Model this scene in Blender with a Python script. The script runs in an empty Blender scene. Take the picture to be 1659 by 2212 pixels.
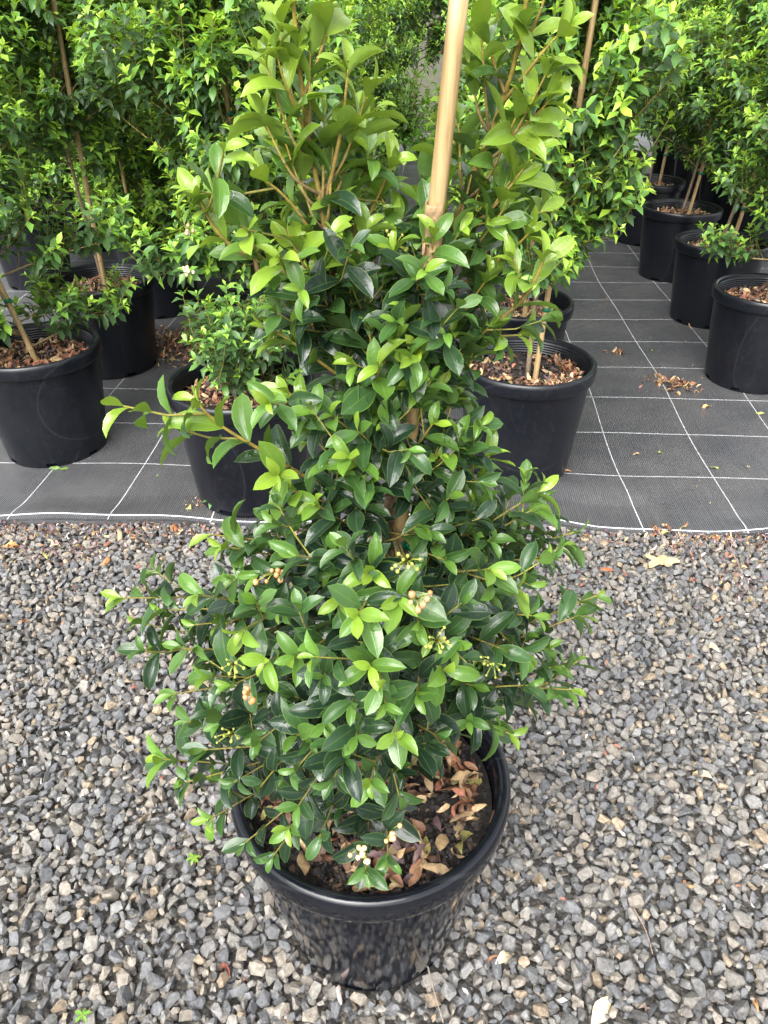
import bpy, bmesh, math, random
import numpy as np
from mathutils import Vector, Matrix
from mathutils.bvhtree import BVHTree

random.seed(11)
RNG = np.random.default_rng(11)
SC = bpy.context.scene
COL = SC.collection
R = math.radians

# ------------------------------------------------------------------ camera
CAM_H, PITCH = 1.30, R(33.4)
cam_data = bpy.data.cameras.new('camera')
cam_data.sensor_fit = 'VERTICAL'
cam_data.angle_y = R(67.33)
cam_data.clip_start = 0.02
cam_data.clip_end = 500
cam = bpy.data.objects.new('camera', cam_data)
cam.location = (0, 0, CAM_H)
cam.rotation_euler = (R(90) - PITCH, 0, 0)
COL.objects.link(cam)
SC.camera = cam

# ------------------------------------------------------------------ sky, sun, exposure
SUN_EL, SUN_AZ = R(48), R(200)
world = bpy.data.worlds.new('World')
SC.world = world
world.use_nodes = True
wn, wl = world.node_tree.nodes, world.node_tree.links
wn.clear()
w_out = wn.new('ShaderNodeOutputWorld')
w_bg = wn.new('ShaderNodeBackground')
w_sky = wn.new('ShaderNodeTexSky')
w_sky.sky_type = 'NISHITA'
w_sky.sun_disc = False
w_sky.sun_elevation = SUN_EL
w_sky.sun_rotation = SUN_AZ
w_sky.air_density = 1.0
w_sky.dust_density = 4.0
w_sky.ozone_density = 1.0
w_hs = wn.new('ShaderNodeHueSaturation')       # overcast: an almost colourless sky
w_hs.inputs['Saturation'].default_value = 0.16
wl.new(w_sky.outputs['Color'], w_hs.inputs['Color'])
wl.new(w_hs.outputs['Color'], w_bg.inputs['Color'])
w_bg.inputs['Strength'].default_value = 0.15
wl.new(w_bg.outputs['Background'], w_out.inputs['Surface'])

sun_data = bpy.data.lights.new('sun', 'SUN')
sun_data.energy = 1.5
sun_data.angle = R(60)
sun_data.color = (1.0, 0.975, 0.94)
sun = bpy.data.objects.new('sun', sun_data)
sun.rotation_euler = (R(90) - SUN_EL, 0, R(180) - SUN_AZ)
COL.objects.link(sun)

SC.view_settings.view_transform = 'Standard'
SC.view_settings.look = 'None'
SC.view_settings.exposure = 1.65
SC.view_settings.gamma = 1.0
SC.render.engine = 'CYCLES'
SC.cycles.max_bounces = 6
SC.cycles.diffuse_bounces = 4
SC.cycles.glossy_bounces = 3
SC.cycles.transmission_bounces = 3
SC.cycles.use_denoising = True


# ------------------------------------------------------------------ measuring helpers (photo measured on a 1659 x 2212 copy)
def _ray(u, v):
    a, b = (u - 829.5) / 1661.0, -(v - 1106.0) / 1661.0
    return a, math.cos(PITCH) + b * math.sin(PITCH), -math.sin(PITCH) + b * math.cos(PITCH)


def on_ground(u, v, z=0.0):
    d = _ray(u, v)
    t = (z - CAM_H) / d[2]
    return np.array((d[0] * t, d[1] * t, z))


def at_depth(u, v, y):
    d = _ray(u, v)
    t = y / d[1]
    return np.array((d[0] * t, y, CAM_H + d[2] * t))


def proj(p):
    dz = p[2] - CAM_H
    dep = p[1] * math.cos(PITCH) - dz * math.sin(PITCH)
    up = p[1] * math.sin(PITCH) + dz * math.cos(PITCH)
    return 829.5 + 1661 * p[0] / dep, 1106 - 1661 * up / dep, dep


def unit(v):
    n = math.sqrt(v[0] * v[0] + v[1] * v[1] + v[2] * v[2])
    return v / n if n > 1e-9 else np.array((0., 0., 1.))


def cross(a, b):
    return np.array((a[1] * b[2] - a[2] * b[1], a[2] * b[0] - a[0] * b[2], a[0] * b[1] - a[1] * b[0]))


UP = np.array((0., 0., 1.))


# ------------------------------------------------------------------ materials
def new_mat(name):
    m = bpy.data.materials.new(name)
    m.use_nodes = True
    nt = m.node_tree
    nt.nodes.clear()
    out = nt.nodes.new('ShaderNodeOutputMaterial')
    return m, nt.nodes, nt.links, out


def nd(nodes, kind, **kw):
    n = nodes.new(kind)
    for k, v in kw.items():
        if k.startswith('i_'):
            key = k[2:].replace('_', ' ')
            n.inputs[key].default_value = v
        else:
            setattr(n, k, v)
    return n


def mixc(nodes, links, a, b, fac, mode='MIX'):
    n = nodes.new('ShaderNodeMix')
    n.data_type = 'RGBA'
    n.blend_type = mode
    for sock, val in ((n.inputs[0], fac), (n.inputs[6], a), (n.inputs[7], b)):
        if hasattr(val, 'is_linked'):
            links.new(val, sock)
        else:
            sock.default_value = val if not isinstance(val, tuple) or len(val) != 3 else (*val, 1)
    return n.outputs[2]


def math_n(nodes, links, op, a, b=0.0, clamp=False):
    n = nodes.new('ShaderNodeMath')
    n.operation = op
    n.use_clamp = clamp
    for sock, val in ((n.inputs[0], a), (n.inputs[1], b)):
        if hasattr(val, 'is_linked'):
            links.new(val, sock)
        else:
            sock.default_value = val
    return n.outputs[0]


def ramp(nodes, links, fac, stops):
    n = nodes.new('ShaderNodeValToRGB')
    el = n.color_ramp.elements
    while len(el) < len(stops):
        el.new(0.5)
    for e, (p, c) in zip(el, stops):
        e.position = p
        e.color = (*c, 1) if len(c) == 3 else c
    links.new(fac, n.inputs['Fac'])
    return n.outputs['Color']


def tint_colour(nodes, links):
    """vertex tint times the object's own colour"""
    a = nd(nodes, 'ShaderNodeAttribute', attribute_name='tint')
    o = nd(nodes, 'ShaderNodeObjectInfo')
    return mixc(nodes, links, a.outputs['Color'], o.outputs['Color'], 1.0, 'MULTIPLY')


def noise(nodes, links, scale, detail=3, vec=None, rough=0.5, dist=0.0):
    n = nd(nodes, 'ShaderNodeTexNoise', i_Scale=scale, i_Detail=detail, i_Roughness=rough, i_Distortion=dist)
    if vec is not None:
        links.new(vec, n.inputs['Vector'])
    return n.outputs['Fac']


def leaf_material(name, translucency, rough, edge, wet, near=True):
    m, N, L, out = new_mat(name)
    base = tint_colour(N, L)
    uv = nd(N, 'ShaderNodeUVMap', uv_map='UVMap')
    sep = nd(N, 'ShaderNodeSeparateXYZ')
    L.new(uv.outputs['UV'], sep.inputs[0])
    across = math_n(N, L, 'ABSOLUTE', math_n(N, L, 'SUBTRACT', sep.outputs[0], 0.5))      # 0 midrib .. .5 margin
    rib = math_n(N, L, 'SUBTRACT', 1.0, math_n(N, L, 'MULTIPLY', across, 22.0), True)
    rim = math_n(N, L, 'MULTIPLY', math_n(N, L, 'SUBTRACT', across, 0.44), 24.0, True)
    line = math_n(N, L, 'ADD', math_n(N, L, 'MULTIPLY', rib, 0.55), math_n(N, L, 'MULTIPLY', rim, edge), True)
    geo = nd(N, 'ShaderNodeNewGeometry')
    pos = geo.outputs['Position']
    mott = noise(N, L, 90, 3, pos) if near else 0.35
    col = mixc(N, L, base, mixc(N, L, base, (1.5, 1.45, 1.3), 1.0, 'MULTIPLY'), mott)
    pale = mixc(N, L, mixc(N, L, base, (1.7, 1.7, 1.5), 1.0, 'MULTIPLY'), (0.20, 0.30, 0.05), 0.35)
    col = mixc(N, L, col, pale, line)
    if near:
        spot = ramp(N, L, noise(N, L, 230, 1, pos), [(0.72, (0, 0, 0)), (0.76, (1, 1, 1))])
        col = mixc(N, L, col, (0.10, 0.07, 0.03), math_n(N, L, 'MULTIPLY', spot, 0.55))
    under = mixc(N, L, mixc(N, L, base, (1.15, 1.15, 1.0), 1.0, 'MULTIPLY'), (0.13, 0.21, 0.06), 0.35)
    col = mixc(N, L, col, under, geo.outputs['Backfacing'])
    p = nd(N, 'ShaderNodeBsdfPrincipled')
    L.new(col, p.inputs['Base Color'])
    p.inputs['Specular IOR Level'].default_value = 0.5
    if near:
        wetn = nd(N, 'ShaderNodeTexNoise', i_Scale=70.0, i_Detail=2.0, i_Distortion=1.2)
        L.new(pos, wetn.inputs['Vector'])
        wmask = ramp(N, L, wetn.outputs['Fac'], [(0.52, (0, 0, 0)), (0.60, (1, 1, 1))])
        r0 = math_n(N, L, 'SUBTRACT', rough, math_n(N, L, 'MULTIPLY', wmask, wet))
        r1 = math_n(N, L, 'ADD', r0, math_n(N, L, 'MULTIPLY', geo.outputs['Backfacing'], 0.25))
        L.new(r1, p.inputs['Roughness'])
        bump = nd(N, 'ShaderNodeBump', i_Strength=0.35, i_Distance=0.0012)
        fine = noise(N, L, 420, 2, pos)
        hgt = math_n(N, L, 'ADD', math_n(N, L, 'MULTIPLY', fine, 0.35), math_n(N, L, 'MULTIPLY', wmask, 1.2 * wet))
        hgt = math_n(N, L, 'SUBTRACT', hgt, math_n(N, L, 'MULTIPLY', rib, 0.4))
        L.new(hgt, bump.inputs['Height'])
        L.new(bump.outputs['Normal'], p.inputs['Normal'])
    else:
        L.new(math_n(N, L, 'ADD', rough, math_n(N, L, 'MULTIPLY', geo.outputs['Backfacing'], 0.25)), p.inputs['Roughness'])
    tr = nd(N, 'ShaderNodeBsdfTranslucent')
    tcol = mixc(N, L, col, (1.6, 1.5, 0.5), 1.0, 'MULTIPLY')
    L.new(tcol, tr.inputs['Color'])
    mx = nd(N, 'ShaderNodeMixShader')
    mx.inputs[0].default_value = translucency
    L.new(p.outputs[0], mx.inputs[1])
    L.new(tr.outputs[0], mx.inputs[2])
    L.new(mx.outputs[0], out.inputs['Surface'])
    return m


def tinted_material(name, rough, noise_scale, dark, light, bump_scale=0, bump_dist=0.001, spec=0.5, bump_strength=0.5):
    m, N, L, out = new_mat(name)
    base = tint_colour(N, L)
    geo = nd(N, 'ShaderNodeNewGeometry')
    n1 = noise(N, L, noise_scale, 4, geo.outputs['Position'], 0.6)
    g = ramp(N, L, n1, [(0.3, (dark,) * 3), (0.7, (light,) * 3)])
    col = mixc(N, L, base, g, 1.0, 'MULTIPLY')
    p = nd(N, 'ShaderNodeBsdfPrincipled', i_Roughness=rough)
    p.inputs['Specular IOR Level'].default_value = spec
    L.new(col, p.inputs['Base Color'])
    if bump_scale:
        b = nd(N, 'ShaderNodeBump', i_Strength=bump_strength, i_Distance=bump_dist)
        L.new(noise(N, L, bump_scale, 4, geo.outputs['Position'], 0.6), b.inputs['Height'])
        L.new(b.outputs['Normal'], p.inputs['Normal'])
    L.new(p.outputs[0], out.inputs['Surface'])
    return m


M_LEAF = leaf_material('leaf_near', 0.26, 0.26, 0.95, 0.20)
M_LEAF_FAR = leaf_material('leaf_far', 0.36, 0.36, 0.3, 0.12, False)
M_BARK = tinted_material('bark', 0.75, 160, 0.65, 1.25, 300, 0.002)
M_STONE = tinted_material('basalt_stone', 0.70, 170, 0.62, 1.30, 420, 0.0022, 0.35, 0.7)
M_DEAD = tinted_material('dead_leaf', 0.6, 120, 0.6, 1.3, 260, 0.001)
M_BUD = tinted_material('bud', 0.45, 200, 0.8, 1.2)
M_CHIP = tinted_material('bark_chip', 0.7, 150, 0.6, 1.3, 300, 0.002)


def pot_material(name, rough, dust):
    m, N, L, out = new_mat(name)
    tc = nd(N, 'ShaderNodeTexCoord')
    obj = tc.outputs['Object']
    n1 = noise(N, L, 9, 5, obj, 0.6)
    n2 = noise(N, L, 60, 4, obj, 0.7)
    col = ramp(N, L, n1, [(0.3, (0.0035, 0.0045, 0.0075)), (0.75, (0.0075, 0.009, 0.013))])
    dustm = math_n(N, L, 'MULTIPLY', ramp(N, L, n2, [(0.50, (0, 0, 0)), (0.75, (1, 1, 1))]), dust)
    col = mixc(N, L, col, (0.05, 0.045, 0.042), dustm)
    # faint pale arcs: reflection of the mat's white threads, painted into the colour
    w = nd(N, 'ShaderNodeTexWave', wave_type='RINGS', i_Scale=1.7, i_Distortion=3.0, i_Detail=1.0)
    mp = nd(N, 'ShaderNodeMapping')
    mp.inputs['Location'].default_value = (0.13, 0.3, -0.2)
    L.new(obj, mp.inputs['Vector'])
    L.new(mp.outputs[0], w.inputs['Vector'])
    sc = ramp(N, L, w.outputs['Fac'], [(0.0, (1, 1, 1)), (0.003, (0, 0, 0))])
    col = mixc(N, L, col, (0.09, 0.095, 0.10), math_n(N, L, 'MULTIPLY', sc, 0.09))
    p = nd(N, 'ShaderNodeBsdfPrincipled')
    L.new(col, p.inputs['Base Color'])
    L.new(math_n(N, L, 'ADD', rough, math_n(N, L, 'MULTIPLY', n2, 0.08)), p.inputs['Roughness'])
    p.inputs['Specular IOR Level'].default_value = 0.42
    b = nd(N, 'ShaderNodeBump', i_Strength=0.04, i_Distance=0.0015)
    L.new(noise(N, L, 25, 2, obj), b.inputs['Height'])
    L.new(b.outputs['Normal'], p.inputs['Normal'])
    L.new(p.outputs[0], out.inputs['Surface'])
    return m


M_POT = pot_material('glossy_black_plastic', 0.05, 0.08)
M_POT_DULL = pot_material('dull_black_plastic', 0.26, 0.18)


def soil_material():
    m, N, L, out = new_mat('potting_soil')
    geo = nd(N, 'ShaderNodeNewGeometry')
    n1 = noise(N, L, 120, 5, geo.outputs['Position'], 0.7)
    col = ramp(N, L, n1, [(0.35, (0.006, 0.005, 0.005)), (0.6, (0.022, 0.017, 0.014)), (0.8, (0.06, 0.04, 0.028))])
    p = nd(N, 'ShaderNodeBsdfPrincipled', i_Roughness=0.85)
    L.new(col, p.inputs['Base Color'])
    b = nd(N, 'ShaderNodeBump', i_Strength=0.9, i_Distance=0.006)
    L.new(n1, b.inputs['Height'])
    L.new(b.outputs['Normal'], p.inputs['Normal'])
    L.new(p.outputs[0], out.inputs['Surface'])
    return m


M_SOIL = soil_material()


def bamboo_material():
    m, N, L, out = new_mat('bamboo')
    tc = nd(N, 'ShaderNodeTexCoord')
    mp = nd(N, 'ShaderNodeMapping')
    mp.inputs['Scale'].default_value = (190, 190, 6)
    L.new(tc.outputs['Object'], mp.inputs['Vector'])
    n1 = noise(N, L, 1.0, 4, mp.outputs[0], 0.6)
    col = ramp(N, L, n1, [(0.3, (0.23, 0.145, 0.06)), (0.5, (0.36, 0.25, 0.115)), (0.75, (0.45, 0.33, 0.165))])
    n2 = noise(N, L, 38, 4, tc.outputs['Object'], 0.65)
    col = mixc(N, L, col, (0.17, 0.10, 0.045), math_n(N, L, 'MULTIPLY', ramp(N, L, n2, [(0.56, (0, 0, 0)), (0.72, (1, 1, 1))]), 0.6))
    att = tint_colour(N, L)
    col = mixc(N, L, col, att, 1.0, 'MULTIPLY')
    p = nd(N, 'ShaderNodeBsdfPrincipled', i_Roughness=0.48)
    L.new(col, p.inputs['Base Color'])
    b = nd(N, 'ShaderNodeBump', i_Strength=0.3, i_Distance=0.001)
    L.new(n1, b.inputs['Height'])
    L.new(b.outputs['Normal'], p.inputs['Normal'])
    L.new(p.outputs[0], out.inputs['Surface'])
    return m


M_BAMBOO = bamboo_material()


def plain_material(name, colour, rough, scale=60, var=0.25):
    m, N, L, out = new_mat(name)
    geo = nd(N, 'ShaderNodeNewGeometry')
    n1 = noise(N, L, scale, 4, geo.outputs['Position'], 0.6)
    a = tuple(c * (1 - var) for c in colour)
    b_ = tuple(min(1, c * (1 + var)) for c in colour)
    col = ramp(N, L, n1, [(0.3, a), (0.7, b_)])
    p = nd(N, 'ShaderNodeBsdfPrincipled', i_Roughness=rough)
    L.new(col, p.inputs['Base Color'])
    bp = nd(N, 'ShaderNodeBump', i_Strength=0.3, i_Distance=0.002)
    L.new(n1, bp.inputs['Height'])
    L.new(bp.outputs['Normal'], p.inputs['Normal'])
    L.new(p.outputs[0], out.inputs['Surface'])
    return m


M_TIE = plain_material('green_tie_tape', (0.006, 0.12, 0.055), 0.35)
M_POST = plain_material('weathered_post', (0.045, 0.038, 0.035), 0.8, 25, 0.5)
M_PIPE = plain_material('white_pipe', (0.75, 0.76, 0.78), 0.4, 20, 0.06)


def mat_material():
    """woven black weed mat: ribs, white woven grid threads, dust"""
    m, N, L, out = new_mat('woven_weed_mat')
    uv = nd(N, 'ShaderNodeUVMap', uv_map='UVMap')          # metres along the cloth
    sep = nd(N, 'ShaderNodeSeparateXYZ')
    L.new(uv.outputs['UV'], sep.inputs[0])
    geo = nd(N, 'ShaderNodeNewGeometry')

    def line(c, half):
        f = math_n(N, L, 'FRACT', math_n(N, L, 'DIVIDE', c, 0.305))
        d = math_n(N, L, 'MULTIPLY', math_n(N, L, 'ABSOLUTE', math_n(N, L, 'SUBTRACT', f, 0.5)), 0.305)
        return math_n(N, L, 'LESS_THAN', d, half)
    across = line(sep.outputs[0], 0.0017)
    along = line(sep.outputs[1], 0.0023)
    ribs = nd(N, 'ShaderNodeTexWave', wave_type='BANDS', bands_direction='X', i_Scale=48.0, i_Distortion=0.8, i_Detail=1.0)
    L.new(uv.outputs['UV'], ribs.inputs['Vector'])
    weft = nd(N, 'ShaderNodeTexWave', wave_type='BANDS', bands_direction='Y', i_Scale=150.0, i_Distortion=0.5)
    L.new(uv.outputs['UV'], weft.inputs['Vector'])
    smp = nd(N, 'ShaderNodeMapping')
    smp.inputs['Scale'].default_value = (150, 7, 1)
    L.new(uv.outputs['UV'], smp.inputs['Vector'])
    streak = noise(N, L, 1.0, 3, smp.outputs[0], 0.7)
    thread = math_n(N, L, 'ADD', math_n(N, L, 'MULTIPLY', ribs.outputs['Fac'], 0.45), math_n(N, L, 'MULTIPLY', streak, 0.55))
    col = ramp(N, L, thread, [(0.25, (0.018, 0.0185, 0.021)), (0.75, (0.085, 0.087, 0.094))])
    dust = noise(N, L, 3.5, 6, geo.outputs['Position'], 0.7)
    col = mixc(N, L, col, (0.115, 0.112, 0.108), math_n(N, L, 'MULTIPLY', ramp(N, L, dust, [(0.38, (0, 0, 0)), (0.72, (1, 1, 1))]), 0.6))
    speck = noise(N, L, 160, 3, geo.outputs['Position'], 0.8)
    col = mixc(N, L, col, (0.14, 0.12, 0.10), math_n(N, L, 'MULTIPLY', ramp(N, L, speck, [(0.66, (0, 0, 0)), (0.74, (1, 1, 1))]), 0.5))
    weave = math_n(N, L, 'ADD', 0.62, math_n(N, L, 'MULTIPLY', weft.outputs['Fac'], 0.38))
    white = mixc(N, L, (0.66, 0.68, 0.72), (0.42, 0.41, 0.39), ramp(N, L, noise(N, L, 30, 4, geo.outputs['Position'], 0.7), [(0.35, (0, 0, 0)), (0.7, (1, 1, 1))]))
    wv = mixc(N, L, white, weave, 1.0, 'MULTIPLY')
    col = mixc(N, L, col, wv, math_n(N, L, 'MAXIMUM', across, along))
    p = nd(N, 'ShaderNodeBsdfPrincipled', i_Roughness=0.36)
    p.inputs['Specular IOR Level'].default_value = 0.55
    L.new(col, p.inputs['Base Color'])
    b = nd(N, 'ShaderNodeBump', i_Strength=0.8, i_Distance=0.0015)
    L.new(math_n(N, L, 'ADD', ribs.outputs['Fac'], math_n(N, L, 'MULTIPLY', weft.outputs['Fac'], 0.5)), b.inputs['Height'])
    L.new(b.outputs['Normal'], p.inputs['Normal'])
    L.new(p.outputs[0], out.inputs['Surface'])
    return m


M_MAT = mat_material()


def ground_material(name, stops, scale, bump):
    m, N, L, out = new_mat(name)
    geo = nd(N, 'ShaderNodeNewGeometry')
    v = nd(N, 'ShaderNodeTexVoronoi', i_Scale=scale)
    L.new(geo.outputs['Position'], v.inputs['Vector'])
    sep = nd(N, 'ShaderNodeSeparateColor')
    L.new(v.outputs['Color'], sep.inputs[0])
    col = ramp(N, L, sep.outputs[0], stops)
    p = nd(N, 'ShaderNodeBsdfPrincipled', i_Roughness=0.85)
    L.new(col, p.inputs['Base Color'])
    b = nd(N, 'ShaderNodeBump', i_Strength=0.8, i_Distance=bump, invert=True)
    L.new(v.outputs['Distance'], b.inputs['Height'])
    L.new(b.outputs['Normal'], p.inputs['Normal'])
    L.new(p.outputs[0], out.inputs['Surface'])
    return m


M_BED = ground_material('gravel_fines', [(0.0, (0.05, 0.048, 0.046)), (0.5, (0.10, 0.094, 0.086)), (1.0, (0.17, 0.15, 0.125))], 140, 0.006)
M_GROUND = ground_material('bare_ground', [(0.0, (0.03, 0.04, 0.015)), (0.5, (0.06, 0.06, 0.03)), (1.0, (0.10, 0.08, 0.05))], 30, 0.02)


# ------------------------------------------------------------------ mesh helpers
class MB:
    """collects vertices, faces, tints and uvs of one mesh"""
    def __init__(self):
        self.v, self.f, self.t, self.n = [], [], [], 0

    def add(self, verts, faces, tint=(1, 1, 1)):
        verts = np.asarray(verts, float)
        self.v.append(verts)
        self.f += [tuple(i + self.n for i in f) for f in faces]
        t = np.asarray(tint, float)
        self.t.append(np.tile(t, (len(verts), 1)) if t.ndim == 1 else t)
        self.n += len(verts)

    def tube(self, pts, radii, sides=6, tint=(1, 1, 1), tint_end=None, cap=True):
        pts = np.asarray(pts, float)
        n = len(pts)
        if np.isscalar(radii):
            radii = [radii] * n
        tan = np.gradient(pts, axis=0)
        ref = np.array((0.31, 0.9, 0.27))
        vs, ts = [], []
        for i in range(n):
            t = unit(tan[i])
            a = unit(cross(t, ref))
            b = cross(t, a)
            k = i / max(1, n - 1)
            c = np.asarray(tint, float) if tint_end is None else np.asarray(tint) * (1 - k) + np.asarray(tint_end) * k
            for s in range(sides):
                an = 2 * math.pi * s / sides
                vs.append(pts[i] + (a * math.cos(an) + b * math.sin(an)) * radii[i])
                ts.append(c)
        fs = []
        for i in range(n - 1):
            for s in range(sides):
                s2 = (s + 1) % sides
                fs.append((i * sides + s, i * sides + s2, (i + 1) * sides + s2, (i + 1) * sides + s))
        if cap:
            fs.append(tuple(range(sides))[::-1])
            fs.append(tuple((n - 1) * sides + s for s in range(sides)))
        self.add(vs, fs, np.array(ts))

    def lathe(self, prof, segs=48, tint=(1, 1, 1), skip=None):
        vs = [(r * math.cos(2 * math.pi * s / segs), r * math.sin(2 * math.pi * s / segs), z) for r, z in prof for s in range(segs)]
        fs = []
        for i in range(len(prof) - 1):
            for s in range(segs):
                if skip and skip(i, s):
                    continue
                s2 = (s + 1) % segs
                fs.append((i * segs + s, i * segs + s2, (i + 1) * segs + s2, (i + 1) * segs + s))
        self.add(vs, fs, tint)

    def mesh(self, name, mat, smooth=True):
        me = bpy.data.meshes.new(name)
        v = np.concatenate(self.v) if self.v else np.zeros((0, 3))
        me.from_pydata(v.tolist(), [], self.f)
        at = me.attributes.new('tint', 'FLOAT_COLOR', 'POINT')
        t = np.concatenate(self.t) if self.t else np.zeros((0, 3))
        at.data.foreach_set('color', np.concatenate([t, np.ones((len(t), 1))], 1).astype(np.float32).ravel())
        me.materials.append(mat)
        me.polygons.foreach_set('use_smooth', [smooth] * len(me.polygons))
        me.update()
        return me


def fast_mesh(name, verts, quads, tint, mat, uv=None, smooth=True):
    """numpy arrays straight into a mesh; quads is (n, k) with k = 3 or 4"""
    me = bpy.data.meshes.new(name)
    k = quads.shape[1]
    me.vertices.add(len(verts))
    me.vertices.foreach_set('co', verts.astype(np.float32).ravel())
    me.loops.add(quads.size)
    me.loops.foreach_set('vertex_index', quads.astype(np.int32).ravel())
    me.polygons.add(len(quads))
    me.polygons.foreach_set('loop_start', np.arange(0, quads.size, k, dtype=np.int32))
    me.polygons.foreach_set('use_smooth', np.full(len(quads), smooth))
    at = me.attributes.new('tint', 'FLOAT_COLOR', 'POINT')
    at.data.foreach_set('color', np.concatenate([tint, np.ones((len(tint), 1))], 1).astype(np.float32).ravel())
    if uv is not None:
        ul = me.uv_layers.new(name='UVMap')
        ul.data.foreach_set('uv', uv[quads.ravel()].astype(np.float32).ravel())
    me.materials.append(mat)
    me.update(calc_edges=True)
    me.validate()
    return me


def link(name, data, parent=None, loc=(0, 0, 0)):
    o = bpy.data.objects.new(name, data)
    o.location = loc
    COL.objects.link(o)
    if parent is not None:
        o.parent = parent
    return o


def tag(o, label=None, cat=None, group=None, kind=None):
    if label:
        o['label'] = label
    if cat:
        o['category'] = cat
    if group:
        o['group'] = group
    if kind:
        o['kind'] = kind
    return o


def thing(name, label, cat, loc, group=None):
    return tag(link(name, None, None, loc), label, cat, group)


# ------------------------------------------------------------------ leaf shapes
def leaf_template(nl, nw, ratio, fold, curl, wave=0.0, round_=0.9, seed=0, twist=0.0):
    """unit-length leaf: x across, y along, z the upper face. returns verts, quads, uv"""
    r = np.random.default_rng(seed)
    ts = np.linspace(0, 1, nl + 1)
    vs, uv = [], []
    y = z = 0.0
    ang0 = r.uniform(-0.1, 0.1)
    prev = 0.0
    for i, t in enumerate(ts):
        a = ang0 - curl * (t ** 1.3)
        if i:
            dt = t - prev
            y += math.cos(a) * dt
            z += math.sin(a) * dt
        prev = t
        q = max(0.0, (t - 0.06) / 0.94)
        hw = ratio * 0.5 * (math.sin(math.pi * q ** round_) ** 0.7 if 0 < q < 1 else 0)
        hw = max(hw, 0.014 if t < 0.1 else 0.004)
        tw = twist * t
        for j in range(nw + 1):
            u = -1 + 2 * j / nw
            off = abs(u) * hw * math.sin(fold) + wave * math.sin(t * 9 + u * 2 + seed) * abs(u) * hw
            x = u * hw * math.cos(fold)
            lx = x * math.cos(tw) - off * math.sin(tw)
            lz = x * math.sin(tw) + off * math.cos(tw)
            vs.append((lx, y - math.sin(a) * lz, z + math.cos(a) * lz))
            uv.append((0.5 + u * 0.5, t))
    qs = []
    for i in range(nl):
        for j in range(nw):
            a = i * (nw + 1) + j
            qs.append((a, a + 1, a + nw + 2, a + nw + 1))
    return np.array(vs), np.array(qs), np.array(uv)


NEAR_SHAPES = [leaf_template(6, 4, 0.44, 0.40, 0.6, 0.06, 1.0, 1), leaf_template(6, 4, 0.42, 0.55, 1.1, 0.08, 0.95, 2, 0.4),
               leaf_template(6, 4, 0.47, 0.26, 0.3, 0.10, 1.1, 3), leaf_template(6, 4, 0.40, 0.36, 1.25, 0.05, 0.95, 4, -0.35),
               leaf_template(6, 4, 0.42, 0.38, 0.8, 0.14, 0.9, 5, 0.25)]
FAR_SHAPES = [leaf_template(3, 2, 0.46, 0.32, 0.5, 0, 0.95, 1), leaf_template(3, 2, 0.42, 0.42, 1.0, 0, 0.9, 2, 0.3), leaf_template(3, 2, 0.48, 0.22, 0.2, 0, 1.0, 3)]
TINY_SHAPES = [leaf_template(2, 2, 0.50, 0.34, 0.5, 0, 1.0, 1), leaf_template(2, 2, 0.46, 0.45, 1.0, 0, 0.95, 2, 0.3), leaf_template(2, 2, 0.52, 0.24, 0.2, 0, 1.05, 3)]
DEAD_SHAPES = [leaf_template(6, 3, 0.40, 0.75, 1.9, 0.35, 0.9, 11, 1.3), leaf_template(6, 3, 0.38, -0.6, -1.6, 0.4, 0.9, 12, -1.5),
               leaf_template(6, 3, 0.42, 0.55, 1.1, 0.45, 0.9, 13, 0.8), leaf_template(6, 3, 0.32, 1.0, 2.4, 0.3, 0.9, 14, 2.0),
               leaf_template(6, 3, 0.44, -0.25, 0.6, 0.25, 0.9, 15, -0.5)]


def shape_mesh(name, shape, mat):
    vs, qs, uv = shape
    return fast_mesh(name, vs, qs, np.ones((len(vs), 3)), mat, uv)


def leaf_arrays(leaves, shapes):
    """leaves: list of (origin, dir, normal, length, tint, shape index)"""
    V, Q, T, U = [], [], [], []
    base = 0
    idx = np.array([l[5] for l in leaves])
    O = np.array([l[0] for l in leaves])
    D = np.array([l[1] for l in leaves])
    Nn = np.array([l[2] for l in leaves])
    Ln = np.array([l[3] for l in leaves])
    Tt = np.array([l[4] for l in leaves])
    X = np.cross(D, Nn)
    for k, (vs, qs, uv) in enumerate(shapes):
        s = np.where(idx == k)[0]
        if not len(s):
            continue
        P = (O[s][:, None, :] + Ln[s][:, None, None] * (vs[None, :, 0:1] * X[s][:, None, :] + vs[None, :, 1:2] * D[s][:, None, :] + vs[None, :, 2:3] * Nn[s][:, None, :]))
        V.append(P.reshape(-1, 3))
        Q.append((qs[None] + (np.arange(len(s)) * len(vs))[:, None, None] + base).reshape(-1, qs.shape[1]))
        T.append(np.repeat(Tt[s], len(vs), 0))
        U.append(np.tile(uv, (len(s), 1)))
        base += len(s) * len(vs)
    return np.concatenate(V), np.concatenate(Q), np.concatenate(T), np.concatenate(U)


def leaf_matrix(l, offset=(0, 0, 0)):
    o, d, n, L = l[0], l[1], l[2], l[3]
    x = cross(d, n)
    return Matrix(((x[0] * L, d[0] * L, n[0] * L, o[0] - offset[0]), (x[1] * L, d[1] * L, n[1] * L, o[1] - offset[1]),
                   (x[2] * L, d[2] * L, n[2] * L, o[2] - offset[2]), (0, 0, 0, 1)))


def ortho(n, d):
    n = n - d * float(np.dot(n, d))
    return unit(n)


YOUNG = np.array((0.155, 0.245, 0.028))
FRESH = np.array((0.076, 0.160, 0.026))
MID = np.array((0.034, 0.083, 0.024))
OLD = np.array((0.0145, 0.035, 0.019))
DEEP = np.array((0.0095, 0.023, 0.0145))


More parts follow.
